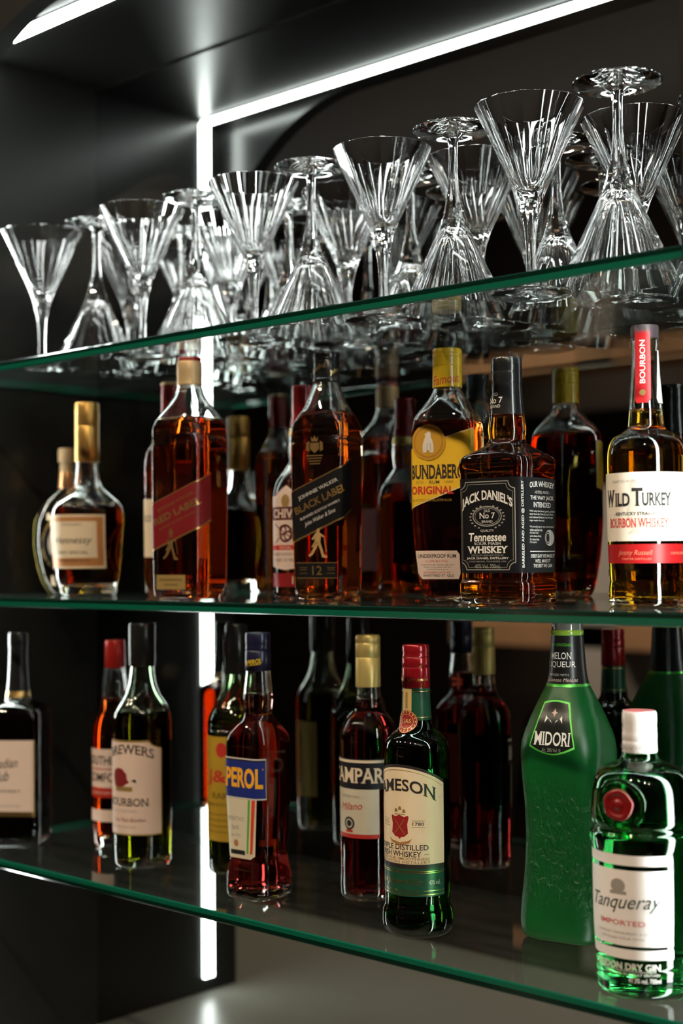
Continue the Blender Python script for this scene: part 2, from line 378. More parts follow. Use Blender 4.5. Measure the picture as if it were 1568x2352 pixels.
class Flat:
    """a label drawn flat: x along the bottle, y = height on the bottle, layer = lift above the glass"""
    def __init__(s): s.bm = bmesh.new()
    def poly(s, pts, m, layer=0):
        vs = [s.bm.verts.new((x, y, layer)) for x, y in pts]
        ar = sum(a[0] * b[1] - b[0] * a[1] for a, b in zip(pts, list(pts[1:]) + [pts[0]]))
        if ar < 0: vs = vs[::-1]
        f = s.bm.faces.new(vs); f.material_index = m; return s
    def rect(s, x0, x1, y0, y1, m, layer=0): return s.poly([(x0, y0), (x1, y0), (x1, y1), (x0, y1)], m, layer)
    def ell(s, cx, cy, rx, ry, m, layer=1, n=28): return s.poly([(cx + rx * math.cos(2 * math.pi * k / n), cy + ry * math.sin(2 * math.pi * k / n)) for k in range(n)], m, layer)
    def ring(s, cx, cy, rx, ry, w, m, layer=1, a0=0, a1=360, n=32):
        for k in range(n):
            t0, t1 = R(a0 + (a1 - a0) * k / n), R(a0 + (a1 - a0) * (k + 1) / n)
            s.poly([(cx + rx * math.cos(t0), cy + ry * math.sin(t0)), (cx + rx * math.cos(t1), cy + ry * math.sin(t1)),
                    (cx + (rx - w) * math.cos(t1), cy + (ry - w) * math.sin(t1)), (cx + (rx - w) * math.cos(t0), cy + (ry - w) * math.sin(t0))], m, layer)
        return s
    def line(s, x0, y0, x1, y1, w, m, layer=1):
        dx, dy = x1 - x0, y1 - y0; L = math.hypot(dx, dy); nx, ny = -dy / L * w / 2, dx / L * w / 2
        return s.poly([(x0 + nx, y0 + ny), (x0 - nx, y0 - ny), (x1 - nx, y1 - ny), (x1 + nx, y1 + ny)], m, layer)
    def stroke(s, pts, w, m, layer=1):
        for a, b in zip(pts, pts[1:]): s.line(a[0], a[1], b[0], b[1], w, m, layer)
        return s
    def text(s, txt, cx, cy, h, m, w=None, layer=2, bold=0.0, serif=False, shear=0.0, rot=0.0, bow=0.0, tall_ends=0.0):
        V, F = glyphs(txt, bold, serif, shear)
        x0, x1 = min(v[0] for v in V), max(v[0] for v in V); y0, y1 = min(v[1] for v in V), max(v[1] for v in V)
        sy = h / (y1 - y0); sx = (w / (x1 - x0)) if w else sy
        c, sn = math.cos(R(rot)), math.sin(R(rot))
        vs = []
        for x, y in V:
            X = (x - (x0 + x1) / 2) * sx; Y = (y - (y0 + y1) / 2) * sy
            u = X / ((x1 - x0) * sx / 2)
            Y *= 1 + tall_ends * u * u
            Y += bow * (1 - u * u)
            vs.append(s.bm.verts.new((cx + X * c - Y * sn, cy + X * sn + Y * c, layer)))
        for f in F:
            if len(set(f)) < 3: continue
            try: fc = s.bm.faces.new([vs[i] for i in f]); fc.material_index = m
            except ValueError: pass
        return s
    def cut(s, dx=0.0035, dz=None):
        for ax, d in ((0, dx), (1, dz)):
            if not d: continue
            lo = min(v.co[ax] for v in s.bm.verts); hi = max(v.co[ax] for v in s.bm.verts)
            k = math.ceil(lo / d)
            while k * d < hi:
                co = [0, 0, 0]; no = [0, 0, 0]; co[ax] = k * d; no[ax] = 1
                bmesh.ops.bisect_plane(s.bm, geom=s.bm.verts[:] + s.bm.edges[:] + s.bm.faces[:], dist=1e-7, plane_co=co, plane_no=no)
                k += 1
        return s

def rr_point(ax, ay, rc, f):
    rc = min(rc, ax, ay)
    q = math.pi / 2 * rc
    segs = [ax - rc, q, 2 * (ay - rc), q, 2 * (ax - rc), q, 2 * (ay - rc), q, ax - rc]
    per = sum(segs); d = (f % 1.0) * per
    cxs = [None, (ax - rc, -ay + rc, -90), None, (ax - rc, ay - rc, 0), None, (-ax + rc, ay - rc, 90), None, (-ax + rc, -ay + rc, 180), None]
    st = [(0, -ay, 1, 0), None, (ax, -ay + rc, 0, 1), None, (ax - rc, ay, -1, 0), None, (-ax, ay - rc, 0, -1), None, (-ax + rc, -ay, 1, 0)]
    for i, L in enumerate(segs):
        if d <= L or i == 8:
            if st[i]:
                x, y, dx, dy = st[i]; return x + dx * d, y + dy * d, dy, -dx, per
            cx_, cy_, a = cxs[i]; t = R(a) + (d / rc if rc > 1e-9 else 0)
            return cx_ + rc * math.cos(t), cy_ + rc * math.sin(t), math.cos(t), math.sin(t), per
        d -= L
class Bottle:
    """profile rows: (height mm, seen half width mm, roundness 1 = round .. 0 = square, depth ratio)"""
    NS = 72
    def __init__(s, name, label, x, y, z, yaw, prof, scale=1.0, turn=30, group=None, cat='bottle'):
        s.root = empty(name, (x, y, z + 0.0003), R(yaw)); tag(s.root, label, cat, group)
        k = abs(math.cos(R(turn))) + abs(math.sin(R(turn)))
        zz, aa, rr, dd = [], [], [], []
        for row in prof:
            z_, w_ = row[0], row[1]; rho = row[2] if len(row) > 2 else 1.0; dr = row[3] if len(row) > 3 else 1.0
            a = w_ / ((1 - rho) * k + rho) if rho < 1 else w_
            zz.append(z_ * scale / 1000); aa.append(a * scale / 1000); rr.append(rho); dd.append(dr)
        s.zz = zz; s.fa = pchip(zz, aa); s.fr = pchip(zz, rr); s.fd = pchip(zz, dd); s.sc = scale
    def sec(s, z, inset=0.0):
        a = s.fa(z); b = a * s.fd(z); rc = min(a, b) * s.fr(z)
        return max(a - inset, 0.0006), max(b - inset, 0.0006), max(rc - inset, 0.0004, 0.12 * (a - inset))
    def zs(s, z0, z1, step=0.004):
        S = {z0, z1}
        for a, b in zip(s.zz, s.zz[1:]):
            n = max(2, min(14, int((b - a) / step)))
            for k in range(n + 1):
                z = a + (b - a) * k / n
                if z0 + 0.0004 < z < z1 - 0.0004: S.add(z)
        return sorted(S)
    def shell(s, bm, rings, flip=False, mi=0):
        N = s.NS; rows = []
        for z, (ax, ay, rc) in rings:
            rows.append([bm.verts.new((*rr_point(ax, ay, rc, k / N)[:2], z)) for k in range(N)])
        fs = []
        for a, b in zip(rows, rows[1:]):
            for k in range(N): fs.append(bm.faces.new((a[k], a[(k + 1) % N], b[(k + 1) % N], b[k])))
        c0 = bm.verts.new((0, 0, rings[0][0])); c1 = bm.verts.new((0, 0, rings[-1][0]))
        for k in range(N):
            fs.append(bm.faces.new((c0, rows[0][(k + 1) % N], rows[0][k]))); fs.append(bm.faces.new((c1, rows[-1][k], rows[-1][(k + 1) % N])))
        for f in fs: f.material_index = mi; f.smooth = True
        if flip: bmesh.ops.reverse_faces(bm, faces=fs)
    def body(s, gmat, lmat, fill, top, wall=0.0025, base=0.006, name='glass_body'):
        bm = bmesh.new()
        s.shell(bm, [(z, s.sec(z)) for z in s.zs(0.0, top)])
        if lmat: s.shell(bm, [(z, s.sec(z, wall)) for z in s.zs(fill + 0.0004, top - 0.001)], True)
        g = obj(name, bm, gmat, s.root)
        if lmat:
            bm = bmesh.new(); rings = []
            for z in s.zs(base, fill):
                ins = wall + 0.004 * max(0, 1 - (z - base) / 0.004) ** 2
                rings.append((z, s.sec(z, ins)))
            s.shell(bm, rings); l = obj('liquid', bm, lmat, s.root)
        return g
    def lathe(s, name, P, mat, knurl=None, label=None, parent=None):
        bm = bmesh.new(); N = 96; rows = []
        P = [(z * s.sc / 1000, r * s.sc / 1000) for z, r in P]
        for z, r in P:
            row = []
            for k in range(N):
                g = 1.0
                if knurl and knurl[0] <= z * 1000 / s.sc <= knurl[1]: g = 1.0 - 0.02 * (k % 2)
                a = 2 * math.pi * k / N; row.append(bm.verts.new((r * g * math.cos(a), r * g * math.sin(a), z)))
            rows.append(row)
        for a, b in zip(rows, rows[1:]):
            for k in range(N): bm.faces.new((a[k], a[(k + 1) % N], b[(k + 1) % N], b[k]))
        bm.faces.new(rows[-1])
        bm.faces.new(rows[0][::-1])
        o = obj(name, bm, mat, parent or s.root)
        for p in o.data.polygons: p.use_smooth = True
        o.data.set_sharp_from_angle(angle=R(35))
        if label: o['label'] = label
        return o
    def sleeve(s, name, z0, z1, mat, lift=0.0004, label=None):
        bm = bmesh.new(); N = s.NS; rows = []
        for z in s.zs(z0 * s.sc / 1000, z1 * s.sc / 1000):
            a, b, r = s.sec(z, -lift); rows.append([bm.verts.new((*rr_point(a, b, r, k / N)[:2], z)) for k in range(N)])
        for a, b in zip(rows, rows[1:]):
            for k in range(N): f = bm.faces.new((a[k], a[(k + 1) % N], b[(k + 1) % N], b[k])); f.smooth = True
        o = obj(name, bm, mat, s.root)
        if label: o['label'] = label
        return o
    def label(s, name, flat, mats, label=None, back=False, dz=0.004, lift=0.00025):
        flat.cut(0.0035, dz)
        for v in flat.bm.verts:
            sx, z, ly = v.co.x * s.sc, v.co.y * s.sc, v.co.z
            a, b, r = s.sec(z)
            per = rr_point(a, b, r, 0)[4]
            x, y, nx, ny, _ = rr_point(a, b, r, (sx / per + (0.5 if back else 0.0)) % 1.0)
            o = lift + 0.00013 * ly
            v.co = (x + nx * o, y + ny * o, z)
        o = obj(name, flat.bm, mats, s.root)
        for p in o.data.polygons: p.use_smooth = True
        if label: o['label'] = label
        return o
def S(prof, *rows):
    """add roundness to rows: rows of (from mm, to mm, roundness)"""
    out = []
    for z, w in prof:
        rho = 1.0
        for a, b, r in rows:
            if a <= z <= b: rho = r
        out.append((z, w, rho))
    return out
def C(name, col, rough=0.5, metal=0.0, coat=0.0): return pbr(name, col, rough, metal, coat)
PAPER = C('cream_paper', (0.74, 0.64, 0.46), 0.55); WHITE = C('white_paper', (0.82, 0.80, 0.76), 0.5); PINKW = C('warm_white_paper', (0.72, 0.58, 0.50), 0.55)
INK = C('black_ink', (0.012, 0.012, 0.012), 0.5); BLK = pbr('black_paper', (0.008, 0.008, 0.009), 0.5, spec=0.12); GOLD = C('gold_foil', (0.80, 0.56, 0.22), 0.32, 1.0)
DGOLD = C('matt_gold', (0.50, 0.35, 0.12), 0.45, 0.6); RED = C('red_ink', (0.55, 0.025, 0.02), 0.45); DRED = C('deep_red', (0.26, 0.012, 0.016), 0.4)
SILV = C('pale_grey_ink', (0.62, 0.60, 0.55), 0.45); GREYI = C('grey_ink', (0.32, 0.30, 0.27), 0.5); YEL = C('yellow_paper', (0.80, 0.50, 0.02), 0.45)
ORANGE = C('orange_ink', (0.75, 0.28, 0.02), 0.5); NAVY = C('navy_paper', (0.012, 0.022, 0.12), 0.35); GRN = C('green_ink', (0.10, 0.40, 0.04), 0.45)
BRIGHTG = C('bright_green', (0.16, 0.75, 0.10), 0.4); DGRN = C('dark_green_paper', (0.012, 0.075, 0.04), 0.3); TAN = C('tan_cap', (0.62, 0.42, 0.22), 0.35, 0.3)
COPPER = C('copper_ink', (0.55, 0.26, 0.10), 0.4, 0.3)
CAPBLK = C('black_cap', (0.012, 0.012, 0.013), 0.22, 0.0, 0.3); CAPRED = C('red_cap', (0.30, 0.010, 0.014), 0.22, 0.2, 0.5)
DGREENG = glass('dark_green_glass', (0.014, 0.08, 0.026), 1.5)
AMBER = lambda n, d, c=(0.86, 0.36, 0.03): liq('liquid_' + n, c, d)
# ================================================================== middle shelf
# --- cognac
b = Bottle('cognac_bottle', 'cognac bottle with tall gold cap and cream label, nearest the left wall', 0.158, -0.138, Z2, 27,
    [(0.0, 37.4), (13.5, 40.4), (19.3, 42.7), (39.8, 44.5), (74.9, 47.7), (110.0, 49.1), (117.0, 48.0), (127.5, 40.9), (139.2, 28.7), (148.0, 19.9), (156.8, 17.0), (180.2, 15.4), (256, 14.6)], 0.985)
b.body(CLEAR, AMBER('cognac', 93.3, (0.86, 0.58, 0.0)), 0.116, 0.250, base=0.014)
b.lathe('cap', [(179, 15.9), (180, 16.4), (226, 16.3), (227, 15.9), (228, 16.3), (257, 16.2), (259, 15.2)], C('gold_cap', (0.72, 0.42, 0.12), 0.3, 0.8), label='tall gold cap')
f = Flat(); f.rect(-.046, .046, .036, .107, 0); f.rect(-.043, .043, .039, .104, 1, 1); f.rect(-.034, .034, .050, .098, 0, 2)
f.text('COGNAC', 0, .094, .0035, 2, .03, 3); f.text('Hennessy', 0, .072, .012, 2, .055, 3, shear=.25); f.text('VERY SPECIAL', 0, .057, .0045, 2, .045, 3); f.text('JAS HENNESSY & CO', 0, .046, .0035, 2, .045, 3)
b.label('front_label', f, [PAPER, COPPER, INK], 'cream label with tan frame')
# --- moon flask behind it
b = Bottle('flask_bottle', 'rounded flask with cork stopper and dark oval label behind the cognac bottle', 0.058, -0.097, Z2, 47,
    [(0.0, 24.8, 1, .75), (6.2, 29.5, 1, .65), (24.8, 38.8, 1, .55), (49.7, 45.2, 1, .5), (74.5, 48.5, 1, .5), (99.4, 47.7, 1, .5), (118.0, 41.5, 1, .5), (136.6, 31.0, 1, .55), (145.9, 20.7, 1, .7), (152.1, 12.5, 1, 1), (155.2, 11.0), (180.1, 9.6), (205, 9.0)], 0.96)
b.body(glass('yellow_glass', (0.93, 0.90, 0.70), 1.5), AMBER('pale_gold', 40, (0.90, 0.80, 0.10)), 0.110, 0.180)
b.lathe('collar', [(152, 12.6), (153, 13.0), (174, 11.4), (176, 11)], C('copper_foil', (0.60, 0.30, 0.14), 0.3, 0.9), label='copper foil collar')
b.lathe('cork', [(176, 10.2), (190, 9.6), (191, 12.4), (209, 12.0), (211, 11)], pbr('cork', (0.30, 0.20, 0.10), 0.7, noise=0.3, nscale=200), label='cork stopper')
f = Flat(); f.ell(0, .072, .034, .042, 0); f.ring(0, .072, .034, .042, .003, 1, 1); f.ell(0, .072, .024, .030, 2, 1); f.rect(-.016, .016, .062, .080, 0, 2); f.rect(-.026, .026, .106, .116, 3, 1); f.rect(-.020, .020, .012, .026, 3, 0)
b.label('front_label', f, [BLK, GOLD, SILV, PAPER], 'dark oval label with pale centre')
# --- square red-label whisky
JWP = S([(0.0, 40.9), (6.0, 45.8), (202.4, 47.7), (216.0, 46.4), (226.9, 40.9), (237.8, 32.2), (248.7, 24.0), (256.9, 19.1), (267.8, 15.8), (273.3, 14.0), (302, 13.6)], (0, 205, .25), (206, 220, .30), (221, 228, .45), (229, 240, .75))
b = Bottle('whisky_bottle', 'tall square whisky bottle with slanting red label and tan cap', 0.412, -0.180, Z2, 13, JWP, 0.94, turn=36)
b.body(CLEAR, AMBER('red_whisky', 50, (0.92, 0.54, 0.0)), 0.211, 0.270)
b.lathe('cap', [(268.5, 15.6), (270, 16.4), (273, 15.8), (285, 16.2), (297, 15.9), (299, 15.2)], TAN, label='tan screw cap')
b.lathe('cap_top', [(299.1, 14.8), (303, 15.0), (304.4, 14.2)], CAPRED, label='red top of the cap')
def slant(m_band, m_edge, w1, w2, small, m_small, m_big, tail):
    f = Flat()
    T = lambda x: .165 + .40 * x - .033; B_ = lambda x: .165 + .40 * x - .093
    x0, x1 = -.060, .062
    f.poly([(x0, B_(x0)), (x1, B_(x1)), (x1, T(x1)), (x0, T(x0))], m_edge)
    e = .0022; f.poly([(x0, B_(x0) + e), (x1, B_(x1) + e), (x1, T(x1) - e * .6), (x0, T(x0) - e * .6)], m_band, 1)
    mid = lambda x, d: .165 + .40 * x - .063 + d
    f.text(w1, .004, mid(.004, .0165), .0052, m_small, .058, 2, serif=True, rot=21.8)
    f.text(w2, .006, mid(.006, .0045), .0088, m_big, .074, 2, rot=21.8, bold=.025)
    f.text('BLENDED SCOTCH WHISKY', .006, mid(.006, -.0075), .0028, m_small, .058, 2, rot=21.8)
    if tail: f.text('John Walker & Sons', .006, mid(.006, -.0165), .006, m_small, .046, 2, rot=21.8, shear=.4)
    return f
b.label('front_label', slant(0, 1, 'JOHNNIE WALKER', 'RED LABEL', '', 1, 1, False), [C('label_red', (0.17, 0.006, 0.008), 0.4), GOLD], 'slanting red label edged in gold')
def walker(f, cx, z0, h, m, lay=1):
    k = h / 20.0; P = lambda pts: f.poly([(cx + x * k, z0 + y * k) for x, y in pts], m, lay)
    f.ell(cx + .6 * k, z0 + 17.6 * k, 1.2 * k, 1.4 * k, m, lay, 12); P([(-1.8, 18.9), (3.0, 18.5), (3.0, 19.1), (1.8, 19.3), (1.7, 21.6), (-.7, 21.8), (-1.0, 19.5)])
    P([(-2.2, 9.5), (-1.6, 14.5), (-.6, 16.4), (1.6, 16.2), (2.6, 14), (2.0, 9.6)]); P([(-2.2, 9.8), (-4.6, 6.0), (-2.8, 6.4), (.4, 9.4)])
    P([(-1.8, 9.6), (1.0, 9.6), (-.8, 5.4), (-3.4, 1.4), (-5.8, -.4), (-6.8, .8), (-4.8, 2.4), (-3.0, 6)]); P([(-.4, 9.6), (2.0, 9.6), (3.2, 5.8), (4.6, 1.4), (7.0, .2), (6.8, -.8), (3.2, -.6), (1.8, 4.6)])
    P([(-1.2, 15.6), (-.4, 14.0), (-3.2, 10.8), (-4.4, 11.4)]); P([(1.9, 15.4), (2.5, 13.4), (4.8, 12.4), (5.0, 13.4)]); f.line(cx + 4.8 * k, z0 + 12.8 * k, cx + 6.4 * k, z0 + 3 * k, .4 * k, m, lay)
f = Flat(); walker(f, -.004, .050, .034, 0); b.label('emblem', f, [C('etched_gold', (0.16, 0.09, 0.025), 0.5)], 'faint gold walking figure')
f = Flat(); f.rect(-.026, .018, .012, .030, 0); f.text('DISTILLED BLENDED & BOTTLED', -.004, .024, .0025, 1, .034); f.text('IN SCOTLAND', -.004, .018, .0025, 1, .02); b.label('base_label', f, [DGOLD, BLK], 'small gold label near the base')
f = Flat(); f.rect(-.022, .022, .03, .12, 0); b.label('back_label', f, [DRED], back=True)
# --- red-capsule whisky behind it
b = Bottle('whisky_bottle', 'amber bottle with tan-topped dark red capsule hidden behind the red-label bottle', 0.283, -0.098, Z2, 20,
    S([(0.0, 31), (6, 35), (170, 36), (186, 34), (200, 27), (212, 19), (222, 15), (232, 13.4), (270, 13.2)], (0, 190, .5)), 0.985)
b.body(CLEAR, AMBER('gold_whisky', 53.3, (0.93, 0.66, 0.0)), 0.192, 0.262)
b.lathe('capsule', [(232, 14.0), (234, 14.4), (274, 14.0), (275, 13.6)], CAPRED, label='dark red capsule')
b.lathe('cap_top', [(275.1, 13.9), (278, 14.1), (279, 13)], TAN, label='tan cap rim')
f = Flat(); f.rect(-.034, .034, .05, .125, 0); f.text('SCOTCH WHISKY', 0, .10, .008, 1, .05); b.label('front_label', f, [PAPER, INK])
# --- whisky with pale shield label
b = Bottle('whisky_bottle', 'round whisky bottle with dark red capsule and pale emblem label behind the black-label bottle', 0.516, -0.094, Z2, 8,
    [(0.0, 33.0), (4.3, 36.8), (117.3, 37.3), (133.2, 35.2), (143.9, 31.4), (151.9, 25.6), (159.9, 20.3), (166.3, 16.5), (171.6, 17.1), (181.2, 18.1), (194.5, 17.6), (207.9, 15.5), (223.9, 13.3), (231.9, 12.4), (255, 12.2)], 0.968)
b.body(CLEAR, AMBER('amber_whisky', 50, (0.92, 0.58, 0.0)), 0.140, 0.246)
b.lathe('capsule', [(208, 15.9), (210, 15.6), (222, 14.2), (224, 13.6), (226, 14.0), (256, 14.0), (258.5, 13.2)], CAPRED, label='dark red capsule')
b.sleeve('neck_band', 198, 206, GOLD, label='gold neck band')
f = Flat()
f.poly([(-.040, .040), (0, .034), (.040, .040), (.040, .122), (.018, .124), (0, .136), (-.018, .124), (-.040, .122)], 0)
f.poly([(-.036, .094), (.036, .094), (.036, .110), (-.036, .110)], 1, 1); f.text('CHIVAS', .002, .102, .0110, 0, .050, 2, serif=True, bold=.03)
f.ell(0, .117, .006, .008, 2, 1); f.ring(0, .078, .010, .011, .003, 1, 1); f.ring(-.004, .082, .006, .006, .002, 1, 2); f.ring(.004, .075, .006, .006, .002, 1, 2)
f.line(-.020, .090, .020, .066, .0012, 1, 1); f.line(-.020, .066, .020, .090, .0012, 1, 1)
f.rect(-.036, .036, .058, .064, 3, 1); f.text('REGAL', 0, .061, .004, 0, .018, 2); f.text('BLENDED SCOTCH WHISKY', 0, .053, .003, 1, .05, 2); f.text('AGED 12 YEARS', 0, .046, .0035, 1, .04, 2)
b.label('front_label', f, [PINKW, C('brown_ink', (0.10, 0.02, 0.015), 0.5), DGOLD, RED], 'pale label with emblem and red ribbon')
f = Flat(); f.rect(-.034, .034, .014, .030, 0); f.text('12', .014, .022, .009, 1); b.label('base_label', f, [DRED, PAPER], 'dark red base label')
# --- square black-label whisky
b = Bottle('whisky_bottle', 'square whisky bottle with slanting black label and black cap', 0.598, -0.140, Z2, 18,
    S([(0.0, 34.4), (4.9, 36.8), (87.4, 39.3), (180.7, 41.2), (193.0, 40.3), (202.8, 36.3), (212.6, 29.5), (224.9, 22.6), (234.7, 18.7), (244.5, 15.4), (250.4, 13.4), (279, 13.0)], (0, 181, .22), (182, 195, .28), (196, 204, .4), (205, 214, .7)), 0.985, turn=25)
b.body(CLEAR, AMBER('black_whisky', 48, (0.92, 0.60, 0.0)), 0.206, 0.262)
b.lathe('cap', [(246, 14.9), (247, 15.6), (250, 15.6), (251, 14.8), (270, 14.7), (271.5, 14.2), (273, 15.0), (275, 14.4), (277, 15.0), (280, 14.9), (281.3, 14.0)], CAPBLK, label='black screw cap')
f = Flat(); f.text('Striding', -.004, .262, .006, 0, .02, 1, shear=.4, rot=25); f.text('John', .014, .258, .006, 0, .012, 1, shear=.4, rot=25)
b.label('cap_print', f, [GOLD], 'gold script on the cap', lift=0.0016)
sl = slant(0, 1, 'JOHNNIE WALKER', 'BLACK LABEL', '', 2, 1, True)
for v in sl.bm.verts: v.co.x *= .9; v.co.y = v.co.y * .98 + .006
b.label('front_label', sl, [BLK, GOLD, SILV], 'slanting black label edged in gold')
f = Flat(); walker(f, .002, .049, .034, 0); b.label('emblem', f, [C('bright_gold', (0.85, 0.58, 0.24), 0.4, 0.7)], 'gold walking figure')
f = Flat(); f.rect(-.024, .026, .0245, .0425, 0); f.rect(-.024, .026, .0415, .0425, 1, 1); f.rect(-.024, .026, .0245, .0255, 1, 1); f.text('12', .001, .0335, .010, 1, .012, bold=.01)
for x in (-.016, .018): f.text('YEARS' if x > 0 else 'AGED', x, .0345, .0025, 1, .009); f.rect(x - .005, x + .005, .0365, .0371, 1, 1); f.rect(x - .005, x + .005, .0300, .0306, 1, 1)
b.label('base_label', f, [BLK, GOLD], 'black and gold age label')
f = Flat(); f.poly([(-.0055, .176), (.0055, .176), (.0055, .169), (0, .1645), (-.0055, .169)], 0); f.poly([(-.0035, .1775), (.0035, .1775), (.0045, .1825), (.002, .180), (0, .184), (-.002, .180), (-.0045, .1825)], 0); f.poly([(-.0065, .166), (-.0065, .178), (-.0100, .176), (-.0105, .168)], 0); f.poly([(.0065, .166), (.0105, .168), (.0100, .176), (.0065, .178)], 0)
for k_ in range(4): f.rect(-.010 + .0012 * k_, .010 - .0012 * k_, .1610 - .0030 * k_, .1622 - .0030 * k_, 0)
b.label('crest', f, [GOLD], 'gold crest')
f = Flat(); f.rect(-.024, .024, .085, .165, 0); b.label('back_label', f, [DRED], back=True)
# --- rum with yellow label
b = Bottle('rum_bottle', 'rum bottle with yellow screw cap and yellow bear label', 0.748, -0.112, Z2, 23,
    S([(0.0, 25.6), (7.5, 29.8), (23.8, 33.1), (51.7, 37.3), (93.7, 40.1), (177.5, 40.1), (189.2, 39.1), (198.5, 35.9), (205.5, 30.8), (212.5, 25.2), (219.5, 19.6), (228.8, 15.4), (231.1, 14.4), (268, 14.2)], (0, 8, .45), (9, 190, .34), (191, 200, .5), (201, 206, .7)), 0.985, turn=20)
b.body(CLEAR, AMBER('rum', 76.7, (0.90, 0.50, 0.0)), 0.190, 0.252)
b.lathe('cap', [(229.5, 15.6), (230, 16.0), (252, 15.8), (252.6, 15.2), (253.4, 15.8), (262, 15.8), (262.6, 15.3), (263.2, 15.9), (266, 15.9), (266.6, 15.3), (267.2, 15.9), (270, 15.9), (271.7, 15)], C('yellow_cap', (0.80, 0.52, 0.02), 0.28, 0.0, 0.4), knurl=(254, 261.5), label='yellow screw cap')
f = Flat(); f.text('Famous', .002, .238, .010, 0, .030, 1, shear=.35, rot=8); b.label('cap_print', f, [RED], 'red script on the cap', lift=0.0018)
f = Flat()
f.poly([(-.062, .088), (.043, .128), (.043, .182), (.038, .184), (-.062, .154)], 2); f.poly([(-.062, .0892), (.042, .1292), (.042, .1812), (.0378, .1826), (-.062, .153)], 0, 1)
f.text('BUNDABERG', -.0035, .1375, .0155, 1, .059, 2, serif=True, bold=.03); f.text('ESTD', -.022, .1265, .0028, 3, .008, 2); f.text('RUM', -.006, .1265, .0036, 1, .011, 2, bold=.01); f.text('1888', .010, .1265, .0028, 3, .009, 2)
f.text('ORIGINAL', -.009, .1180, .0088, 4, .048, 2, bold=.03); f.text('CRAFTED IN AUSTRALIA', -.010, .1075, .0028, 3, .046, 2); f.line(.0385, .148, .0385, .175, .0006, 3, 2)
b.label('front_label', f, [YEL, C('dark_ink', (0.02, 0.016, 0.012), 0.5), C('orange_edge', (0.78, 0.62, 0.30), 0.4), C('brown_print', (0.30, 0.16, 0.02), 0.5), RED], 'yellow slanting label')
f = Flat(); n = 10
f.poly([(-.012 + .0185 * (1 + .03 * (k % 2)) * math.cos(math.pi * k / n), .169 + .0190 * (1 + .03 * (k % 2)) * math.sin(math.pi * k / n)) for k in range(2 * n)], 0); f.ring(-.012, .169, .0160, .0165, .0014, 1, 1)
f.poly([(-.012 + x * .0012, .158 + y * .0012) for x, y in ((-5, 0), (-2, 0), (-1.4, 2), (1, 2), (1.4, 0), (4.6, 0), (4.8, 6), (3.6, 11), (2.2, 14), (2.4, 16.6), (1.4, 18.4), (-.6, 18.6), (-2, 17), (-3.6, 16.4), (-2.4, 14.6), (-4, 11), (-5.4, 6))], 2, 2)
f.line(-.0135, .160, -.0130, .168, .0006, 3, 3); f.line(-.0095, .160, -.0100, .168, .0006, 3, 3)
b.label('medallion', f, [C('medal_gold', (0.62, 0.34, 0.03), 0.4, 0.2), C('medal_dark', (0.45, 0.20, 0.02), 0.4), C('bear_white', (0.72, 0.68, 0.60), 0.5), GREYI], 'golden medallion with pale bear', lift=0.0012)
f = Flat(); f.poly([(-.028, .030), (-.022, .024), (.018, .024), (.020, .030), (.020, .050), (.017, .054), (-.030, .054)], 0)
f.text('UNDERPROOF RUM', -.005, .0485, .0042, 1, .042, 1, bold=.012); f.text('1L 37% ALC/VOL', -.005, .0430, .0026, 2, .024, 1)
for k in range(3): f.text('distilled from fine molasses sugar cane', -.005, .0390 - .0024 * k, .0016, 1, .036 - .006 * k, 1)
f.text('BUNDABERG DISTILLERY', -.005, .0310, .0018, 2, .030, 1); f.text('WHITTRED ST. QLD', -.004, .0275, .0032, 1, .034, 1, bold=.012)
b.label('base_label', f, [PINKW, INK, RED], 'small pale base label')
f = Flat(); f.rect(-.026, .026, .08, .16, 0); f.text('RUM', 0, .13, .016, 1, .035); b.label('back_label', f, [YEL, INK], back=True)
# --- square black whiskey
b = Bottle('whiskey_bottle', 'square whiskey bottle with wraparound black label and tall black cap beside the bourbon', 0.860, -0.160, Z2, 5,
    S([(0.0, 44.8), (4.3, 47.4), (21.3, 47.4), (24.3, 45.3), (27.8, 45.3), (128.1, 46.5), (134.5, 47.8), (140.1, 47.0), (145.2, 42.7), (149.4, 34.2), (153.7, 25.6), (158.0, 19.6), (162.3, 17.9), (170.8, 18.8), (177.2, 18.4), (187.9, 16.7), (217.8, 14.6), (240, 13.6)], (0, 141, .24), (142, 146, .38), (147, 150, .6), (151, 154, .85)), 1.0, turn=31)
b.body(CLEAR, AMBER('tennessee', 64, (0.91, 0.68, 0.0)), 0.183, 0.236)
b.lathe('cap', [(217, 14.9), (218, 15.3), (228, 15.3), (229, 15.0), (230, 15.3), (240, 15.2), (242.1, 14.4)], CAPBLK, label='black screw cap')
b.sleeve('neck_label', 186, 217, CAPBLK, label='black neck wrap')
f = Flat(); f.text('OLD', -.004, .2055, .0030, 0, .007); f.text('No 7', -.004, .1995, .0060, 0, .017, serif=True, bold=.01); f.text('BRAND', -.004, .1935, .0030, 0, .013); b.label('neck_print', f, [SILV], 'white neck lettering', lift=0.0007)
f = Flat(); f.rect(-.036, .112, .0308, .1226, 0)
def frame(f, x0, x1, y0, y1, w, m):
    for d in (0, .0024):
        a, b_, c, e = x0 + d, x1 - d, y0 + d, y1 - d; r = .007
        pts = []
        for cx_, cy_, s0 in ((b_, e, 180), (a, e, 270), (a, c, 0), (b_, c, 90)):
            for k in range(7): t = R(s0 + 90 - 90 * k / 6) ; pts.append((cx_ + r * math.cos(t), cy_ + r * math.sin(t)))
        pts.append(pts[0]); f.stroke(pts, w * (1 if d == 0 else .5), m, 1)
frame(f, -.033, .029, .034, .119, .0009, 2)
f.text("JACK DANIEL'S", -.002, .0965, .0125, 1, .057, 2, serif=True, bold=.03, bow=.0085, tall_ends=-.1)
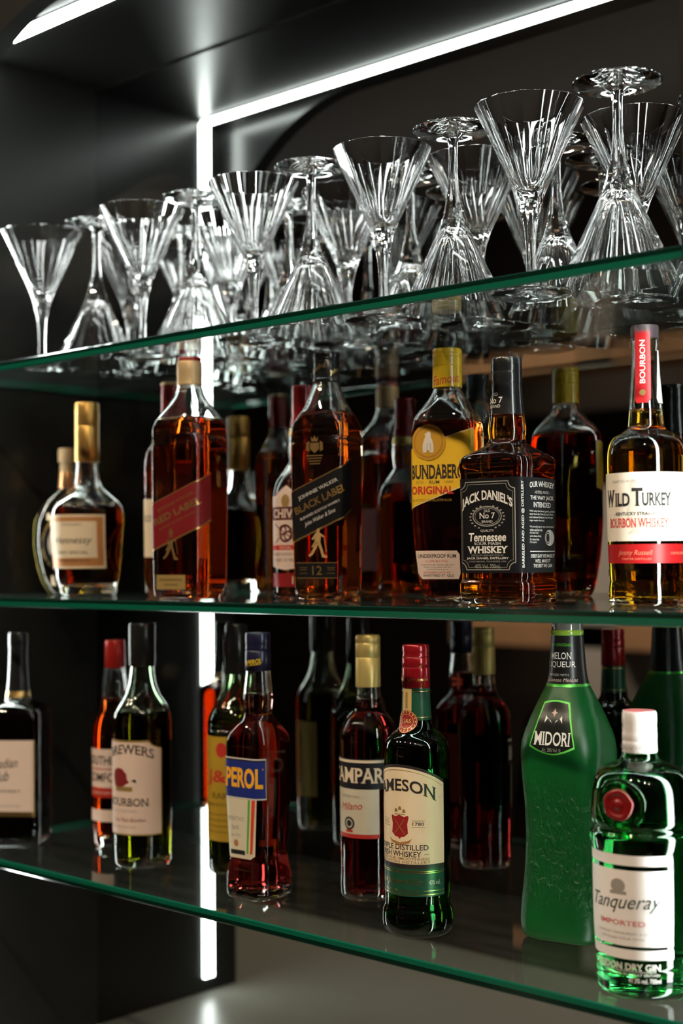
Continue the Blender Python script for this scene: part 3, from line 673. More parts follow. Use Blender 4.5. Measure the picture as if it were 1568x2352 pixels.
f.ring(-.002, .0855, .0165, .0100, .0011, 2, 1); f.ring(-.002, .0855, .0140, .0082, .0005, 2, 1); f.text('OLD', -.002, .0908, .0024, 1, .007); f.text('No 7', -.002, .0862, .0056, 1, .0175, serif=True, bold=.01); f.text('BRAND', -.002, .0805, .0024, 1, .012)
for k in range(9):
    for sg in (-1, 1):
        t = R(-60 + 16 * k); f.ell(-.002 + sg * .0190 * math.cos(t), .0845 + .0115 * math.sin(t), .0013, .0008, 2, 1, 8)
f.text('QUALITY', -.002, .0715, .0026, 1, .015); f.text('Tennessee', -.002, .0655, .0085, 1, .042, shear=.12, bold=.02); f.text('SOUR MASH', -.002, .0592, .0026, 1, .030, serif=True); f.text('WHISKEY', -.002, .0533, .0070, 1, .046, serif=True, bold=.03)
f.text('DISTILLED AND BOTTLED BY', -.002, .0478, .0017, 2, .036); f.text('JACK DANIEL DISTILLERY', -.002, .0448, .0025, 1, .047, bold=.01); f.text('LYNCHBURG, TENNESSEE, USA', -.002, .0418, .0017, 2, .042); f.text('40% Vol. 700mL', -.002, .0373, .0040, 2, .029)
f.text('BARRELED AND AGED @ DISTILLERY', .0365, .0775, .0032, 1, .083, rot=90, bold=.01)
X = .0715
f.text('OUR WHISKEY', X, .1150, .0056, 1, .047, bold=.02, bow=.0015); f.text('- IS STILL MADE -', X, .1085, .0026, 1, .030); f.text('THE WAY JACK', X, .1025, .0050, 1, .045, bold=.02); f.text('INTENDED', X, .0963, .0050, 1, .033, bold=.02)
for k, t in enumerate(('With only the finest grains, pristine', 'water from the Cave Spring Hollow,', 'and mellowed drop by drop through', 'sugar maple charcoal.', None, 'We proudly age in new, handcrafted', 'white oak barrels.', 'the same way', "we've been doing", 'for more than', '150 years.')):
    if t: w = len(t) * .00136; f.text(t, X - .0245 + w / 2, .0900 - .0030 * k, .0023, 1, w, bold=.01)
f.ell(X + .0135, .0645, .0090, .0078, 1, 2); f.ell(X + .0100, .0645, .0045, .0060, 0, 3); f.ring(X + .0100, .0645, .0036, .005, .0008, 1, 4); f.line(X + .017, .0575, X + .017, .0715, .0006, 0, 3); f.line(X + .020, .059, X + .020, .070, .0006, 0, 3)
f.rect(X - .024, X + .024, .0510, .0517, 1, 1)
f.text('EVERY DAY WE MAKE IT', X, .0470, .0034, 1, .046, bold=.02, shear=.15); f.text("WE'LL MAKE IT", X, .0422, .0034, 1, .029, bold=.02, shear=.15); f.text('THE BEST WE CAN', X, .0375, .0034, 1, .036, bold=.02, shear=.15)
b.label('front_label', f, [pbr('label_black', (0.008, 0.008, 0.009), 0.45, spec=0.12), C('label_silver', (0.75, 0.72, 0.66), 0.4), C('label_grey', (0.30, 0.29, 0.26), 0.45)], 'black label with white lettering')
# --- bourbon
b = Bottle('bourbon_bottle', 'bourbon bottle with cream bird label and red neck strip, rightmost on the middle shelf', 1.007, -0.146, Z2, 20,
    [(0.0, 33.6), (3.6, 36.0), (19.6, 35.2), (23.6, 34.4), (27.6, 34.8), (133.6, 36.8), (141.6, 36.4), (149.6, 34.0), (155.6, 29.2), (159.6, 22.0), (163.6, 17.2), (167.6, 16.4), (185.6, 15.2), (217.6, 12.8), (237.6, 12.0), (239.6, 12.4), (258.4, 12.2)])
b.body(CLEAR, AMBER('bourbon', 53.3, (0.94, 0.80, 0.02)), 0.180, 0.246)
b.lathe('cork', [(232, 9.0), (247, 9.2)], pbr('pale_cork', (0.62, 0.45, 0.24), 0.7, noise=0.2, nscale=150), label='pale cork inside the neck')
b.lathe('stopper', [(246.5, 12.6), (257, 12.8), (258.4, 12.2)], C('stopper_grey', (0.10, 0.075, 0.085), 0.4, 0.3), knurl=(247, 256), label='grey stopper top')
f = Flat(); f.poly([(-.0055, .186), (.0055, .186), (.0075, .190), (.0070, .2570), (-.0070, .2570), (-.0075, .190)], 0); f.text('BOURBON', 0, .224, .0048, 1, .040, rot=90, bold=.012); f.ell(0, .1955, .0028, .0028, 2)
b.label('neck_strip', f, [C('strip_red', (0.48, 0.012, 0.016), 0.4), WHITE, DGOLD], 'red paper strip over the neck', lift=0.0005)
f = Flat(); f.poly([(.0155, .186), (.0265, .186), (.0285, .190), (.0245, .2350), (.0155, .2350), (.0135, .190)], 0); b.label('neck_tab', f, [WHITE], 'pale paper tab on the neck')
f = Flat(); f.poly([(-.048, .0596), (.048, .0596), (.0485, .1216), (-.0485, .1216)], 0)
f.poly([(-.004 + x * .001, .066 + y * .001) for x, y in ((-8, 0), (6, 0), (3, 4), (12, 14), (10, 24), (2, 30), (0, 42), (2, 46), (0, 50), (-3, 49), (-5, 44), (-4, 30), (-8, 22), (-7, 12), (-3, 4))], 1, 1)
f.text('W', -.0325, .0985, .0155, 2, .0135, 2, serif=True, bold=.03); f.text('ILD', -.0170, .0970, .0120, 2, .0165, 2, serif=True, bold=.03); f.text('T', -.0020, .0992, .0165, 2, .0100, 2, serif=True, bold=.03); f.text('URKEY', .0155, .0970, .0120, 2, .0270, 2, serif=True, bold=.03)
f.text('- KENTUCKY STRAIGHT -', -.004, .0842, .0030, 2, .046, 2, bold=.02); f.text('BOURBON WHISKEY', -.004, .0760, .0085, 3, .060, 2, bold=.016, serif=True); f.text('CRAFTED WITH CONVICTION', -.004, .1135, .0024, 4, .050, 2)
b.label('front_label', f, [C('label_cream', (0.84, 0.78, 0.66), 0.5), C('faint_grey', (0.60, 0.55, 0.46), 0.5), INK, C('label_scarlet', (0.60, 0.03, 0.02), 0.5), GREYI], 'cream label with faint bird and dark lettering')
f = Flat(); f.rect(-.048, .050, .0396, .0568, 0); f.text('Jimmy Russell', -.006, .0485, .0060, 1, .034, shear=.4); f.text('MASTER DISTILLER', -.004, .0435, .0018, 1, .028); f.text('DISTILLERS', .036, .0485, .0020, 1, .016)
b.label('lower_label', f, [C('band_red', (0.42, 0.010, 0.012), 0.4), C('band_print', (0.75, 0.25, 0.16), 0.4)], 'red band')
f = Flat(); f.text('GENUINE  -  TRUE  -  GENUINE', 0, .0310, .0060, 0, .100, 1, bold=.02); b.label('embossing', f, [CLEAR], 'raised glass lettering', lift=0.0008)
# ================================================================== lowest shelf
# --- dark square whisky at the far left
b = Bottle('whisky_bottle', 'dark whisky bottle with pale gold-edged label at the left frame edge', 0.070, -0.186, Z3, 38,
    S([(0.0, 41.0), (4.7, 44), (172.0, 44), (180.9, 42), (188.6, 31), (195.7, 17.8), (207.5, 15.2), (266.8, 12.4), (268.0, 12.6), (284, 12.6)], (0, 182, .28), (183, 189, .6)), 0.975, turn=16)
b.body(glass('smoke_glass', (0.55, 0.50, 0.45), 1.5), AMBER('dark_whisky', 106.7, (0.8, 0.5, 0.1)), 0.182, 0.255)
b.lathe('cap', [(266, 12.9), (267, 13.4), (284, 13.2), (286.4, 12.4)], CAPBLK, label='black cap')
b.sleeve('neck_sleeve', 207, 266, CAPBLK, label='black neck sleeve'); b.sleeve('neck_band', 199, 207, GOLD, label='gold neck band')
f = Flat(); f.rect(-.034, .034, .041, .143, 1); f.rect(-.034, .0325, .0475, .143, 0, 1); f.text('Canadian', -.012, .112, .013, 2, .046, 2, shear=.4, rot=4); f.text('Club', -.014, .095, .014, 2, .026, 2, shear=.4, rot=4); f.text('WHISKY', 0, .075, .004, 2, .03); f.text('IMPORTED', 0, .055, .003, 3, .03)
b.label('front_label', f, [PINKW, GOLD, INK, GREYI], 'pale label with script and gold lower edge')
# --- amber liqueur with red cap
b = Bottle('liqueur_bottle', 'amber liqueur bottle with bright red cap behind the ram-emblem bottle', 0.178, -0.108, Z3, 22,
    [(0.0, 27.8), (5.3, 30.6), (50, 30.8), (90, 30.2), (130, 30.8), (143.5, 30.6), (161.1, 28.8), (172.9, 24.7), (184.6, 20.0), (202.3, 17.6), (219.9, 15.9), (236.4, 13.2), (268, 12.6)], 0.985)
b.body(CLEAR, AMBER('southern', 95, (0.92, 0.52, 0.0)), 0.190, 0.262, base=0.012)
b.lathe('cap', [(236, 13.2), (237, 13.7), (270, 13.5), (272.8, 12.6)], C('scarlet_cap', (0.40, 0.016, 0.012), 0.3, 0.2, 0.2), label='red screw cap')
f = Flat(); f.rect(-.038, .038, .079, .130, 0); f.text('SOUTHERN', 0, .115, .012, 1, .062, bold=.012); f.text('COMFORT', 0, .0925, .012, 1, .062, bold=.012); f.rect(-.036, .036, .1025, .1040, 2, 1)
f.rect(-.038, .038, .066, .0785, 2); f.text('THE SPIRIT OF NEW ORLEANS', 0, .072, .003, 0, .055)
b.label('front_label', f, [PINKW, INK, C('label_brick', (0.42, 0.03, 0.015), 0.45)], 'pale label with black lettering')
f = Flat(); f.rect(-.034, .034, .034, .050, 0); b.label('base_label', f, [PINKW], 'pale base label')
# --- green bottle with ram emblem
b = Bottle('bourbon_bottle', 'green glass bottle with black capsule and pale label bearing a red ram head', 0.301, -0.163, Z3, 16,
    [(0.0, 33.2), (4.4, 35.4), (176.3, 37.0), (187.1, 35.4), (198.0, 30.5), (208.9, 23.4), (219.8, 19.0), (230.7, 16.5), (247.0, 14.9), (296, 14.6)], 0.99)
b.body(glass('leaf_glass', (0.72, 0.84, 0.70), 1.5), AMBER('green_bourbon', 73.3, (0.72, 0.70, 0.0)), 0.186, 0.288)
b.lathe('capsule', [(246, 16.0), (247, 16.5), (297, 16.8), (299.7, 15.8)], CAPBLK, label='black capsule')
f = Flat(); f.poly([(-.048, .041), (.048, .041), (.048, .147), (.036, .151), (.030, .157), (-.030, .157), (-.036, .151), (-.048, .147)], 1); f.poly([(-.0465, .0425), (.0465, .0425), (.0465, .146), (.035, .150), (.029, .1545), (-.029, .1545), (-.035, .150), (-.0465, .146)], 0, 1)
f.text('BREWERS', .004, .1395, .0115, 2, .066, 2, serif=True, bold=.012, bow=.007); f.poly([(-.010 + x * .001, .099 + y * .001) for x, y in ((-8, 2), (-2, 0), (6, 1), (16, 7), (13, 10), (12, 17), (6, 23), (-2, 24), (-9, 20), (-11, 12))], 3, 2)
f.poly([(.008, .108), (.015, .105), (.014, .110)], 2, 3); f.rect(-.016, .010, .0945, .1005, 4, 2); f.text('BOURBON', .000, .0815, .0098, 2, .060, 2, serif=True, bold=.012); f.text('KENTUCKY STRAIGHT WHISKEY', -.004, .0705, .0028, 5, .040); f.text('Sour Mash Bourbon', .004, .0600, .0050, 3, .044, 2, shear=.35); f.text('DISTILLED AND BOTTLED', -.004, .0510, .0024, 5, .036)
b.label('front_label', f, [C('label_rose', (0.70, 0.55, 0.47), 0.55), DGOLD, INK, C('ram_red', (0.20, 0.012, 0.015), 0.5), DGOLD, GREYI], 'pale label with red ram head')
f = Flat(); f.rect(-.030, .030, .046, .150, 0); f.text('BREWERS BOURBON', 0, .10, .007, 1, .07, rot=90); b.label('back_label', f, [DGOLD, INK], 'gold back label', back=True)
# --- green bottle with yellow label
b = Bottle('whisky_bottle', 'green glass bottle with yellow label and black capsule behind the orange aperitif bottle', 0.416, -0.111, Z3, 16,
    [(0.0, 32.7), (4.3, 34.8), (176.3, 35.4), (187.1, 33.8), (197.8, 28.9), (211.2, 21.4), (221.9, 17.7), (240.7, 14.4), (298, 13.2)], 0.985)
b.body(glass('moss_glass', (0.50, 0.66, 0.45), 1.5), AMBER('moss_whisky', 73.3, (0.70, 0.68, 0.0)), 0.190, 0.288)
b.lathe('capsule', [(240, 15.0), (241, 15.4), (298, 14.2), (300.7, 13.2)], CAPBLK, label='black capsule')
f = Flat(); f.rect(-.046, .046, .040, .166, 0); f.text('J&B', .000, .116, .019, 1, .050, 2, serif=True, bold=.02); f.text('RARE', 0, .095, .007, 2, .03, 2, serif=True); f.text('BLENDED SCOTCH WHISKY', 0, .084, .0035, 2, .058)
for k in range(4): f.text('JUSTERINI & BROOKS LONDON', 0, .072 - .007 * k, .0026, 2, .056 - .004 * k)
f.ell(0, .150, .008, .009, 1, 1)
b.label('front_label', f, [C('label_mustard', (0.42, 0.27, 0.02), 0.5), C('jb_red', (0.48, 0.03, 0.02), 0.5), C('jb_ink', (0.12, 0.07, 0.01), 0.5)], 'yellow label with red initials')
# --- orange aperitif
b = Bottle('aperitif_bottle', 'red-orange aperitif bottle with blue label band, dark blue cap and flag stripes', 0.532, -0.186, Z3, 4,
    S([(0.0, 32.2), (4.0, 36.6), (20.8, 37.1), (33.2, 35.1), (45.5, 32.7), (60.4, 33.2), (85.1, 34.6), (134.6, 36.6), (169.3, 36.6), (179.2, 35.1), (186.6, 30.9), (194.0, 24.8), (199.0, 19.8), (203.9, 16.3), (211.4, 16.3), (221.3, 17.3), (228.7, 16.8), (255.9, 14.2), (294, 13.4)], (0, 22, .42), (23, 180, .48), (181, 187, .65), (188, 195, .85)), 0.985, turn=42)
b.body(CLEAR, liq('liquid_aperitif', (0.78, 0.03, 0.02), 40), 0.224, 0.281, base=0.010)
b.lathe('cap', [(254, 14.2), (255, 14.7), (276, 14.6), (277, 14.0), (279, 14.6), (282, 14.0), (285, 14.6), (295, 14.6), (297, 13.8)], C('navy_cap', (0.014, 0.014, 0.050), 0.3, 0.2, 0.4), knurl=(285, 294), label='dark blue screw cap')
f = Flat(); f.text('APEROL', .004, .2645, .0055, 0, .020, 1, shear=.4, rot=10, bold=.02); f.line(-.004, .2595, .013, .2625, .0006, 0); b.label('cap_print', f, [C('sun_yellow', (0.80, 0.52, 0.03), 0.4)], 'yellow cap lettering', lift=0.0015)
f = Flat(); f.poly([(-.044, .113), (.034, .113), (.034, .1585), (-.044, .1585)], 2); f.rect(-.044, .0333, .1145, .1570, 0, 1); f.rect(-.044, .0333, .1555, .1570, 3, 2); f.text('APEROL', -.003, .1365, .0225, 1, .066, 2, bold=.035); f.text('o', .030, .1470, .0018, 1)
b.label('front_label', f, [C('royal_blue', (0.015, 0.030, 0.20), 0.35), ORANGE if False else C('aperol_yellow', (0.85, 0.42, 0.02), 0.4), SILV, INK], 'blue band with yellow lettering')
f = Flat()
def tap(x0b, x1b, x0t, x1t, m, l, zb=.052, zt=.1125): f.poly([(x0b, zb), (x1b, zb), (x1t, zt), (x0t, zt)], m, l)
f.poly([(-.020, .046), (.012, .046), (.018, .050), (.0225, .1128), (-.030, .1128), (-.024, .050)], 3); f.poly([(-.019, .0475), (.0115, .0475), (.0165, .051), (.0210, .1126), (-.029, .1126), (-.023, .051)], 0, 1)
tap(.0060, .0090, .0110, .0145, 1, 2); tap(.0090, .0112, .0145, .0165, 3, 2); tap(.0112, .0150, .0165, .0210, 2, 2)
f.text('APERITIVO', -.009, .0900, .0048, 4, .026); f.text('BAR', -.009, .0800, .0048, 4, .011); f.text('dal 1919', -.009, .0715, .0035, 4, .014, shear=.3); f.ell(-.009, .0625, .0035, .0040, 5, 2); f.rect(-.018, .004, .0500, .0550, 6, 2)
b.label('lower_label', f, [C('label_ecru', (0.66, 0.62, 0.46), 0.5), C('flag_green', (0.10, 0.40, 0.05), 0.5), C('flag_red', (0.65, 0.05, 0.02), 0.5), PAPER, GREYI, COPPER, INK], 'cream label with green and red stripes')
f = Flat(); f.rect(-.024, .024, .060, .150, 0); b.label('back_label', f, [C('back_maroon', (0.20, 0.01, 0.012), 0.5)], back=True)
# --- red bitter
b = Bottle('bitter_bottle', 'red bitter bottle with pale gold cap and black-banded label', 0.627, -0.107, Z3, 9,
    [(0.0, 29.1), (4.4, 32.0), (16.3, 32.5), (21.2, 32.0), (174.0, 32.8), (183.9, 32.0), (193.7, 29.1), (203.6, 22.7), (208.5, 17.7), (213.5, 15.3), (223.3, 14.3), (235.7, 13.5), (290, 13.2)], 0.985)
b.body(CLEAR, liq('liquid_bitter', (0.75, 0.02, 0.012), 60), 0.216, 0.280)
b.lathe('cap', [(235.5, 13.7), (236, 14.2), (268, 14.1), (268.8, 13.6), (269.6, 14.1), (284, 14.1), (285, 13.6), (286, 14.1), (291.5, 14.1), (293.8, 13.2)], C('pale_gold_cap', (0.66, 0.50, 0.18), 0.35, 0.5), knurl=(270, 283), label='pale gold screw cap')
f = Flat(); f.rect(-.042, .042, .124, .158, 0); f.rect(-.042, .042, .1535, .1565, 1, 1); f.text('CAMPARI', .001, .1395, .0170, 1, .078, 2, serif=True, bold=.02)
f.rect(-.030, .030, .0745, .1245, 2, 0); f.rect(-.030, .030, .070, .0746, 3, 0); f.text('BITTER DRY', -.004, .116, .0026, 4, .026); f.text('Milano', -.004, .1050, .0080, 3, .030, shear=.4, rot=5); f.ell(-.006, .0860, .0075, .0072, 5, 1); f.ring(-.006, .086, .005, .005, .0014, 2, 2); f.rect(-.011, -.001, .0760, .0790, 3, 1)
b.label('front_label', f, [C('band_navy', (0.012, 0.012, 0.018), 0.4), C('band_cream', (0.70, 0.60, 0.45), 0.5), C('label_sage', (0.60, 0.56, 0.44), 0.5), C('bitter_red', (0.48, 0.03, 0.02), 0.5), GREYI, INK], 'black band over pale label')
# --- irish whiskey
b = Bottle('whiskey_bottle', 'dark green whiskey bottle with cream crest label and red cap at the shelf front', 0.762, -0.186, Z3, 8,
    [(0.0, 29.8), (4.4, 34.4), (13.2, 36.2), (24.3, 35.3), (28.7, 33.1), (105.8, 33.5), (176.4, 33.5), (187.4, 32.6), (194.0, 30.4), (198.4, 26.0), (202.9, 20.3), (209.5, 15.9), (216.1, 15.0), (247.0, 13.6), (286, 12.8)], 0.993)
b.body(DGREENG, AMBER('irish', 40, (0.85, 0.75, 0.1)), 0.205, 0.275)
b.lathe('cap', [(246, 14.2), (247, 14.5), (266, 14.1), (266.8, 13.5), (267.6, 14.0), (276, 14.0), (277, 13.4), (278, 13.9), (281, 13.4), (283, 13.9), (288, 13.7), (289.7, 12.8)], C('ruby_cap', (0.34, 0.008, 0.014), 0.22, 0.3, 0.5), knurl=(268, 275), label='red screw cap')
f = Flat()
for x, t in ((-.016, 'Jameson & Son'), (.010, 'John Jameson')): f.text(t, x, .2545, .0045, 0, .020, 1, shear=.4)
b.label('cap_print', f, [GOLD], 'gold cap lettering', lift=0.0013)
b.sleeve('neck_label', 214, 246, DGRN, label='green neck label')
for z in (.2165, .2425): f = Flat(); f.rect(-.045, .045, z, z + .0009, 0); b.label('neck_line', f, [GOLD], 'gold neck line', lift=0.0008)
f = Flat(); f.rect(-.0065, .0035, .220, .2455, 1); f.rect(-.003, -.0005, .226, .242, 4, 1); f.ell(-.0015, .2130, .0112, .0112, 0, 2, 32); f.ring(-.0015, .2130, .0108, .0108, .0005, 1, 3); f.ring(-.0015, .2130, .0075, .0075, .0005, 1, 3); f.text('J.J&S', -.0015, .2130, .0050, 1, .0105, 4, serif=True, bold=.01)
for k in range(16): a = 2 * math.pi * k / 16; f.rect(-.0015 + .0092 * math.cos(a) - .0005, -.0015 + .0092 * math.cos(a) + .0005, .2130 + .0092 * math.sin(a) - .0008, .2130 + .0092 * math.sin(a) + .0008, 1, 4)
b.label('seal', f, [C('seal_red', (0.30, 0.02, 0.015), 0.4), C('seal_gold', (0.72, 0.50, 0.20), 0.4, 0.3), GOLD, INK, DGOLD], 'red and gold round seal', lift=0.0014)
f = Flat(); A = .0485
def archtop(z0, z1, d, x=A): return [(-x, z0), (x, z0)] + [(x - 2 * x * k / 16, z1 - d + d * (1 - (1 - 2 * k / 16) ** 2)) for k in range(17)]
f.poly(archtop(.0690, .1720, .0165), 1); f.poly(archtop(.0735, .1690, .0165), 0, 1)
for k in range(16):
    g = lambda q: (.046 - .092 * q / 16, .1665 - .0165 + .0165 * (1 - (1 - 2 * q / 16) ** 2)); f.line(*g(k), *g(k + 1), .0005, 2, 2)
f.text('JAMESON', .0010, .1400, .0155, 1, .074, 3, serif=True, bold=.018, bow=.0100, tall_ends=.12); f.text('o', .0430, .1395, .0016, 2)
f.poly([(x * .001, .111 + y * .001) for x, y in ((-10, 9), (-9, 10.5), (-5, 9), (0, 11), (5, 9), (9, 10.5), (10, 9), (8.4, 2), (9.2, -7), (5, -10.5), (1.6, -11), (0, -13), (-1.6, -11), (-5, -10.5), (-9.2, -7), (-8.4, 2))], 3, 2)
f.line(-.006, .103, .006, .118, .0007, 5, 3); f.line(.006, .103, -.006, .118, .0007, 5, 3)
for x, y in ((-.004, .1262), (.0005, .1285), (.005, .1258)): f.poly([(x - .002, y - .0015), (x + .002, y - .0015), (x + .001, y + .0018), (x - .001, y + .002)], 2, 2)
f.line(-.006, .1225, .006, .1225, .0008, 2, 2); f.poly([(-.013, .099), (-.009, .0965), (0, .0948), (.009, .0965), (.013, .099), (.0105, .0945), (0, .0918), (-.0105, .0945)], 4, 2)
f.text('ESTD', -.0185, .1135, .0032, 5, .009); f.text('1780', .0195, .1135, .0034, 1, .0115, bold=.01)
for x in (-.0185, .0195): f.rect(x - .0065, x + .0065, .1165, .1169, 5, 2); f.rect(x - .0065, x + .0065, .1100, .1104, 5, 2)
f.text('TRIPLE DISTILLED', -.0005, .0902, .0055, 1, .060, 3, bold=.01); f.text('IRISH WHISKEY', -.0020, .0835, .0055, 1, .048, 3, bold=.01); f.rect(.025, .030, .0833, .0837, 5, 2); f.text('AGED FOR SMOOTHNESS', .0005, .0788, .0026, 5, .060, 3, bold=.006); f.text('MIDLETON DISTILLERY', .0015, .0755, .0026, 5, .060, 3, bold=.006)
b.label('front_label', f, [C('label_ivory', (0.80, 0.66, 0.44), 0.5), C('label_ink', (0.02, 0.016, 0.014), 0.5), DGOLD, C('crest_red', (0.32, 0.015, 0.015), 0.45), COPPER, C('label_sepia', (0.28, 0.18, 0.08), 0.5)], 'cream label with red crest')
f = Flat(); f.rect(-A, A, .0415, .0690, 0)
for z in (.0645, .0662, .0432): f.rect(-A, A, z, z + .0008, 1, 1)
f.text('John Jameson & Son', -.004, .0555, .0080, 1, .054, 2, shear=.4); f.text('40% vol.', .036, .0555, .0048, 2, .013); f.text('PRODUCT OF IRELAND', -.001, .0470, .0022, 1, .042); f.rect(.024, A, .0470, .0476, 1, 1)
b.label('lower_label', f, [DGRN, GOLD, SILV], 'dark green band with gold script')
f = Flat(); f.text('1780', -.006, .0250, .0085, 0, .024, 1, serif=True); b.label('embossing', f, [DGREENG], lift=0.0008)
f = Flat(); f.rect(-.028, .028, .075, .150, 0); b.label('back_label', f, [DGRN], back=True)
# --- melon liqueur
MID, nt, out = nt_new('frosted_green')
pb = nt.nodes.new('ShaderNodeBsdfPrincipled'); pb.inputs['Base Color'].default_value = (0.004, 0.16, 0.030, 1); pb.inputs['Roughness'].default_value = 0.36; pb.inputs['IOR'].default_value = 1.45; pb.inputs['Transmission Weight'].default_value = 0.55
tcn = nt.nodes.new('ShaderNodeTexCoord'); mp = nt.nodes.new('ShaderNodeMapping'); mp.inputs['Scale'].default_value = (1, 1, 0.5)
nz = nt.nodes.new('ShaderNodeTexNoise'); nz.inputs['Scale'].default_value = 190; nz.inputs['Detail'].default_value = 3; nz.inputs['Distortion'].default_value = 1.2
sx = nt.nodes.new('ShaderNodeSeparateXYZ'); mr = nt.nodes.new('ShaderNodeMapRange'); mr.inputs[1].default_value = 0.02; mr.inputs[2].default_value = 0.05
m2 = nt.nodes.new('ShaderNodeMapRange'); m2.inputs[1].default_value = 0.165; m2.inputs[2].default_value = 0.135
mu = nt.nodes.new('ShaderNodeMath'); mu.operation = 'MULTIPLY'; mv = nt.nodes.new('ShaderNodeMath'); mv.operation = 'MULTIPLY'
bp = nt.nodes.new('ShaderNodeBump'); bp.inputs['Strength'].default_value = 0.9; bp.inputs['Distance'].default_value = 0.0035
for a, b_ in ((tcn.outputs['Object'], mp.inputs[0]), (mp.outputs[0], nz.inputs['Vector']), (tcn.outputs['Object'], sx.inputs[0]), (sx.outputs[2], mr.inputs[0]), (sx.outputs[2], m2.inputs[0]), (mr.outputs[0], mu.inputs[0]), (m2.outputs[0], mu.inputs[1]), (mu.outputs[0], mv.inputs[0]), (nz.outputs['Fac'], mv.inputs[1]), (mv.outputs[0], bp.inputs['Height']), (bp.outputs[0], pb.inputs['Normal']), (pb.outputs[0], out.inputs[0])): nt.links.new(a, b_)
b = Bottle('liqueur_bottle', 'frosted bright green melon liqueur bottle with black shield label', 0.886, -0.098, Z3, 10,
    S([(0.0, 39.7), (3.5, 47.4), (16.8, 49.8), (38.8, 48.1), (69.7, 45.0), (100.5, 43.7), (131.4, 44.5), (157.9, 46.7), (179.9, 48.1), (191.0, 47.6), (202.0, 45.0), (215.2, 39.7), (228.4, 33.5), (241.7, 26.9), (252.7, 21.2), (259.3, 19.4), (302, 15.9)], (0, 40, .5), (41, 180, .5), (181, 203, .6), (204, 230, .8)), 0.985, turn=23)
b.body(MID, None, 0, 0.302)
b.lathe('glass_lip', [(301, 15.6), (303, 16.4), (305.5, 16.6), (307, 15.6)], C('lime_band', (0.25, 0.42, 0.05), 0.2), label='lime green lip')
b.lathe('cap', [(306.5, 15.4), (307.2, 15.6), (315, 15.5), (316, 15)], C('smoky_cap', (0.16, 0.17, 0.16), 0.12, 0.2, 0.5), label='smoky glossy cap')
b.sleeve('neck_label', 253, 301, C('neck_black', (0.012, 0.012, 0.012), 0.3), label='black neck label'); b.sleeve('neck_line', 250.6, 253.4, C('green_foil', (0.12, 0.62, 0.10), 0.25, 0.6), 0.0006, 'bright green line')
f = Flat(); f.text('THE ORIGINAL', .000, .2925, .0030, 0, .024, bold=.01); f.text('MELON', .000, .2815, .0068, 1, .022, serif=True, bold=.006); f.text('LIQUEUR', .000, .2725, .0068, 1, .031, serif=True, bold=.006); f.text('INFUSED WITH', -.002, .2625, .0022, 2, .021); f.text('Japanese Melons', .001, .2570, .0045, 3, .034, shear=.25, serif=False)
b.label('neck_print', f, [GRN, WHITE, SILV, C('rose_print', (0.62, 0.48, 0.42), 0.5)], 'white and green neck lettering', lift=0.0008)
def shield(f, d, m, l):
    pts = [(-.0140 + d, .236 - d)] + [(-.0140 + d + (.028 - 2 * d) * k / 6, .236 - d + .0022 * math.sin(math.pi * k / 6)) for k in range(1, 6)] + [(.0140 - d, .236 - d), (.0245 - d, .1925 + d)]
    for k in range(1, 10): t = k / 10; pts.append((.0245 - d - (.049 - 2 * d) * t, .1925 + d - .0075 * math.sin(math.pi * t)))
    pts.append((-.0245 + d, .1925 + d)); f.poly(pts, m, l)
f = Flat(); shield(f, 0, 1, 0); shield(f, .0016, 0, 1)
f.text('MIDORI', .000, .2010, .0135, 2, .0385, 2, serif=True, bold=.015); f.text('Alc. 20% Vol. 1L', 0, .1900, .0036, 3, .021)
for s_ in (-1, 1): f.poly([(s_ * .0095, .2160), (s_ * .0085, .2235), (s_ * .0072, .2215), (s_ * .0020, .2165), (0, .2120), (s_ * .0028, .2185), (s_ * .0065, .2205)], 2, 2)
f.poly([(0, .2300), (.0012, .2272), (.0034, .2260), (.0012, .2248), (0, .2220), (-.0012, .2248), (-.0034, .2260), (-.0012, .2272)], 4, 2)
b.label('front_label', f, [C('shield_black', (0.010, 0.011, 0.010), 0.3), BRIGHTG, WHITE, SILV, C('shield_rose', (0.62, 0.42, 0.34), 0.4)], 'black shield label edged in green', dz=.003)
# --- gin
b = Bottle('gin_bottle', 'green glass gin bottle with white label, red wax seal and white cap', 1.032, -0.207, Z3, 5,
    [(0.0, 34.0), (3.1, 38.6), (8, 40.3), (26.9, 41.1), (73.1, 43.1), (125.0, 43.4), (131.7, 45.0), (142.3, 45.4), (145.0, 42.8), (148.4, 42.8), (150.6, 45.0), (157.6, 44.8), (180.7, 43.4), (188.4, 41.5), (194.2, 38.5), (199.2, 32.7), (203.0, 23.1), (205.7, 17.7), (209.6, 16.1), (219.2, 14.6), (246, 14.2)], 0.965)
b.body(glass('gin_green', (0.06, 0.38, 0.13), 1.5), liq('liquid_gin', (0.55, 0.95, 0.62), 9), 0.135, 0.236, base=0.012)
b.lathe('cap', [(212, 15.3), (213, 15.8), (222, 15.5), (222.8, 15.1), (223.6, 15.6), (230, 15.6), (231, 15.2), (233, 15.6), (236, 15.1), (239, 15.6), (247, 15.5), (249.2, 14.6)], C('white_cap', (0.78, 0.74, 0.72), 0.3, 0.2), label='white screw cap')
b.lathe('cap_top', [(249.2, 13.6), (249.6, 13.4)], C('rose_top', (0.55, 0.16, 0.16), 0.4), label='red disc on the cap')
f = Flat(); f.text('LONDON DRY', 0, .2185, .0038, 0, .030); b.label('cap_print', f, [GREYI], lift=0.0018)
WAX = C('wax_red', (0.20, 0.005, 0.007), 0.3, 0.0, 0.3)
bm = bmesh.new(); rows = []
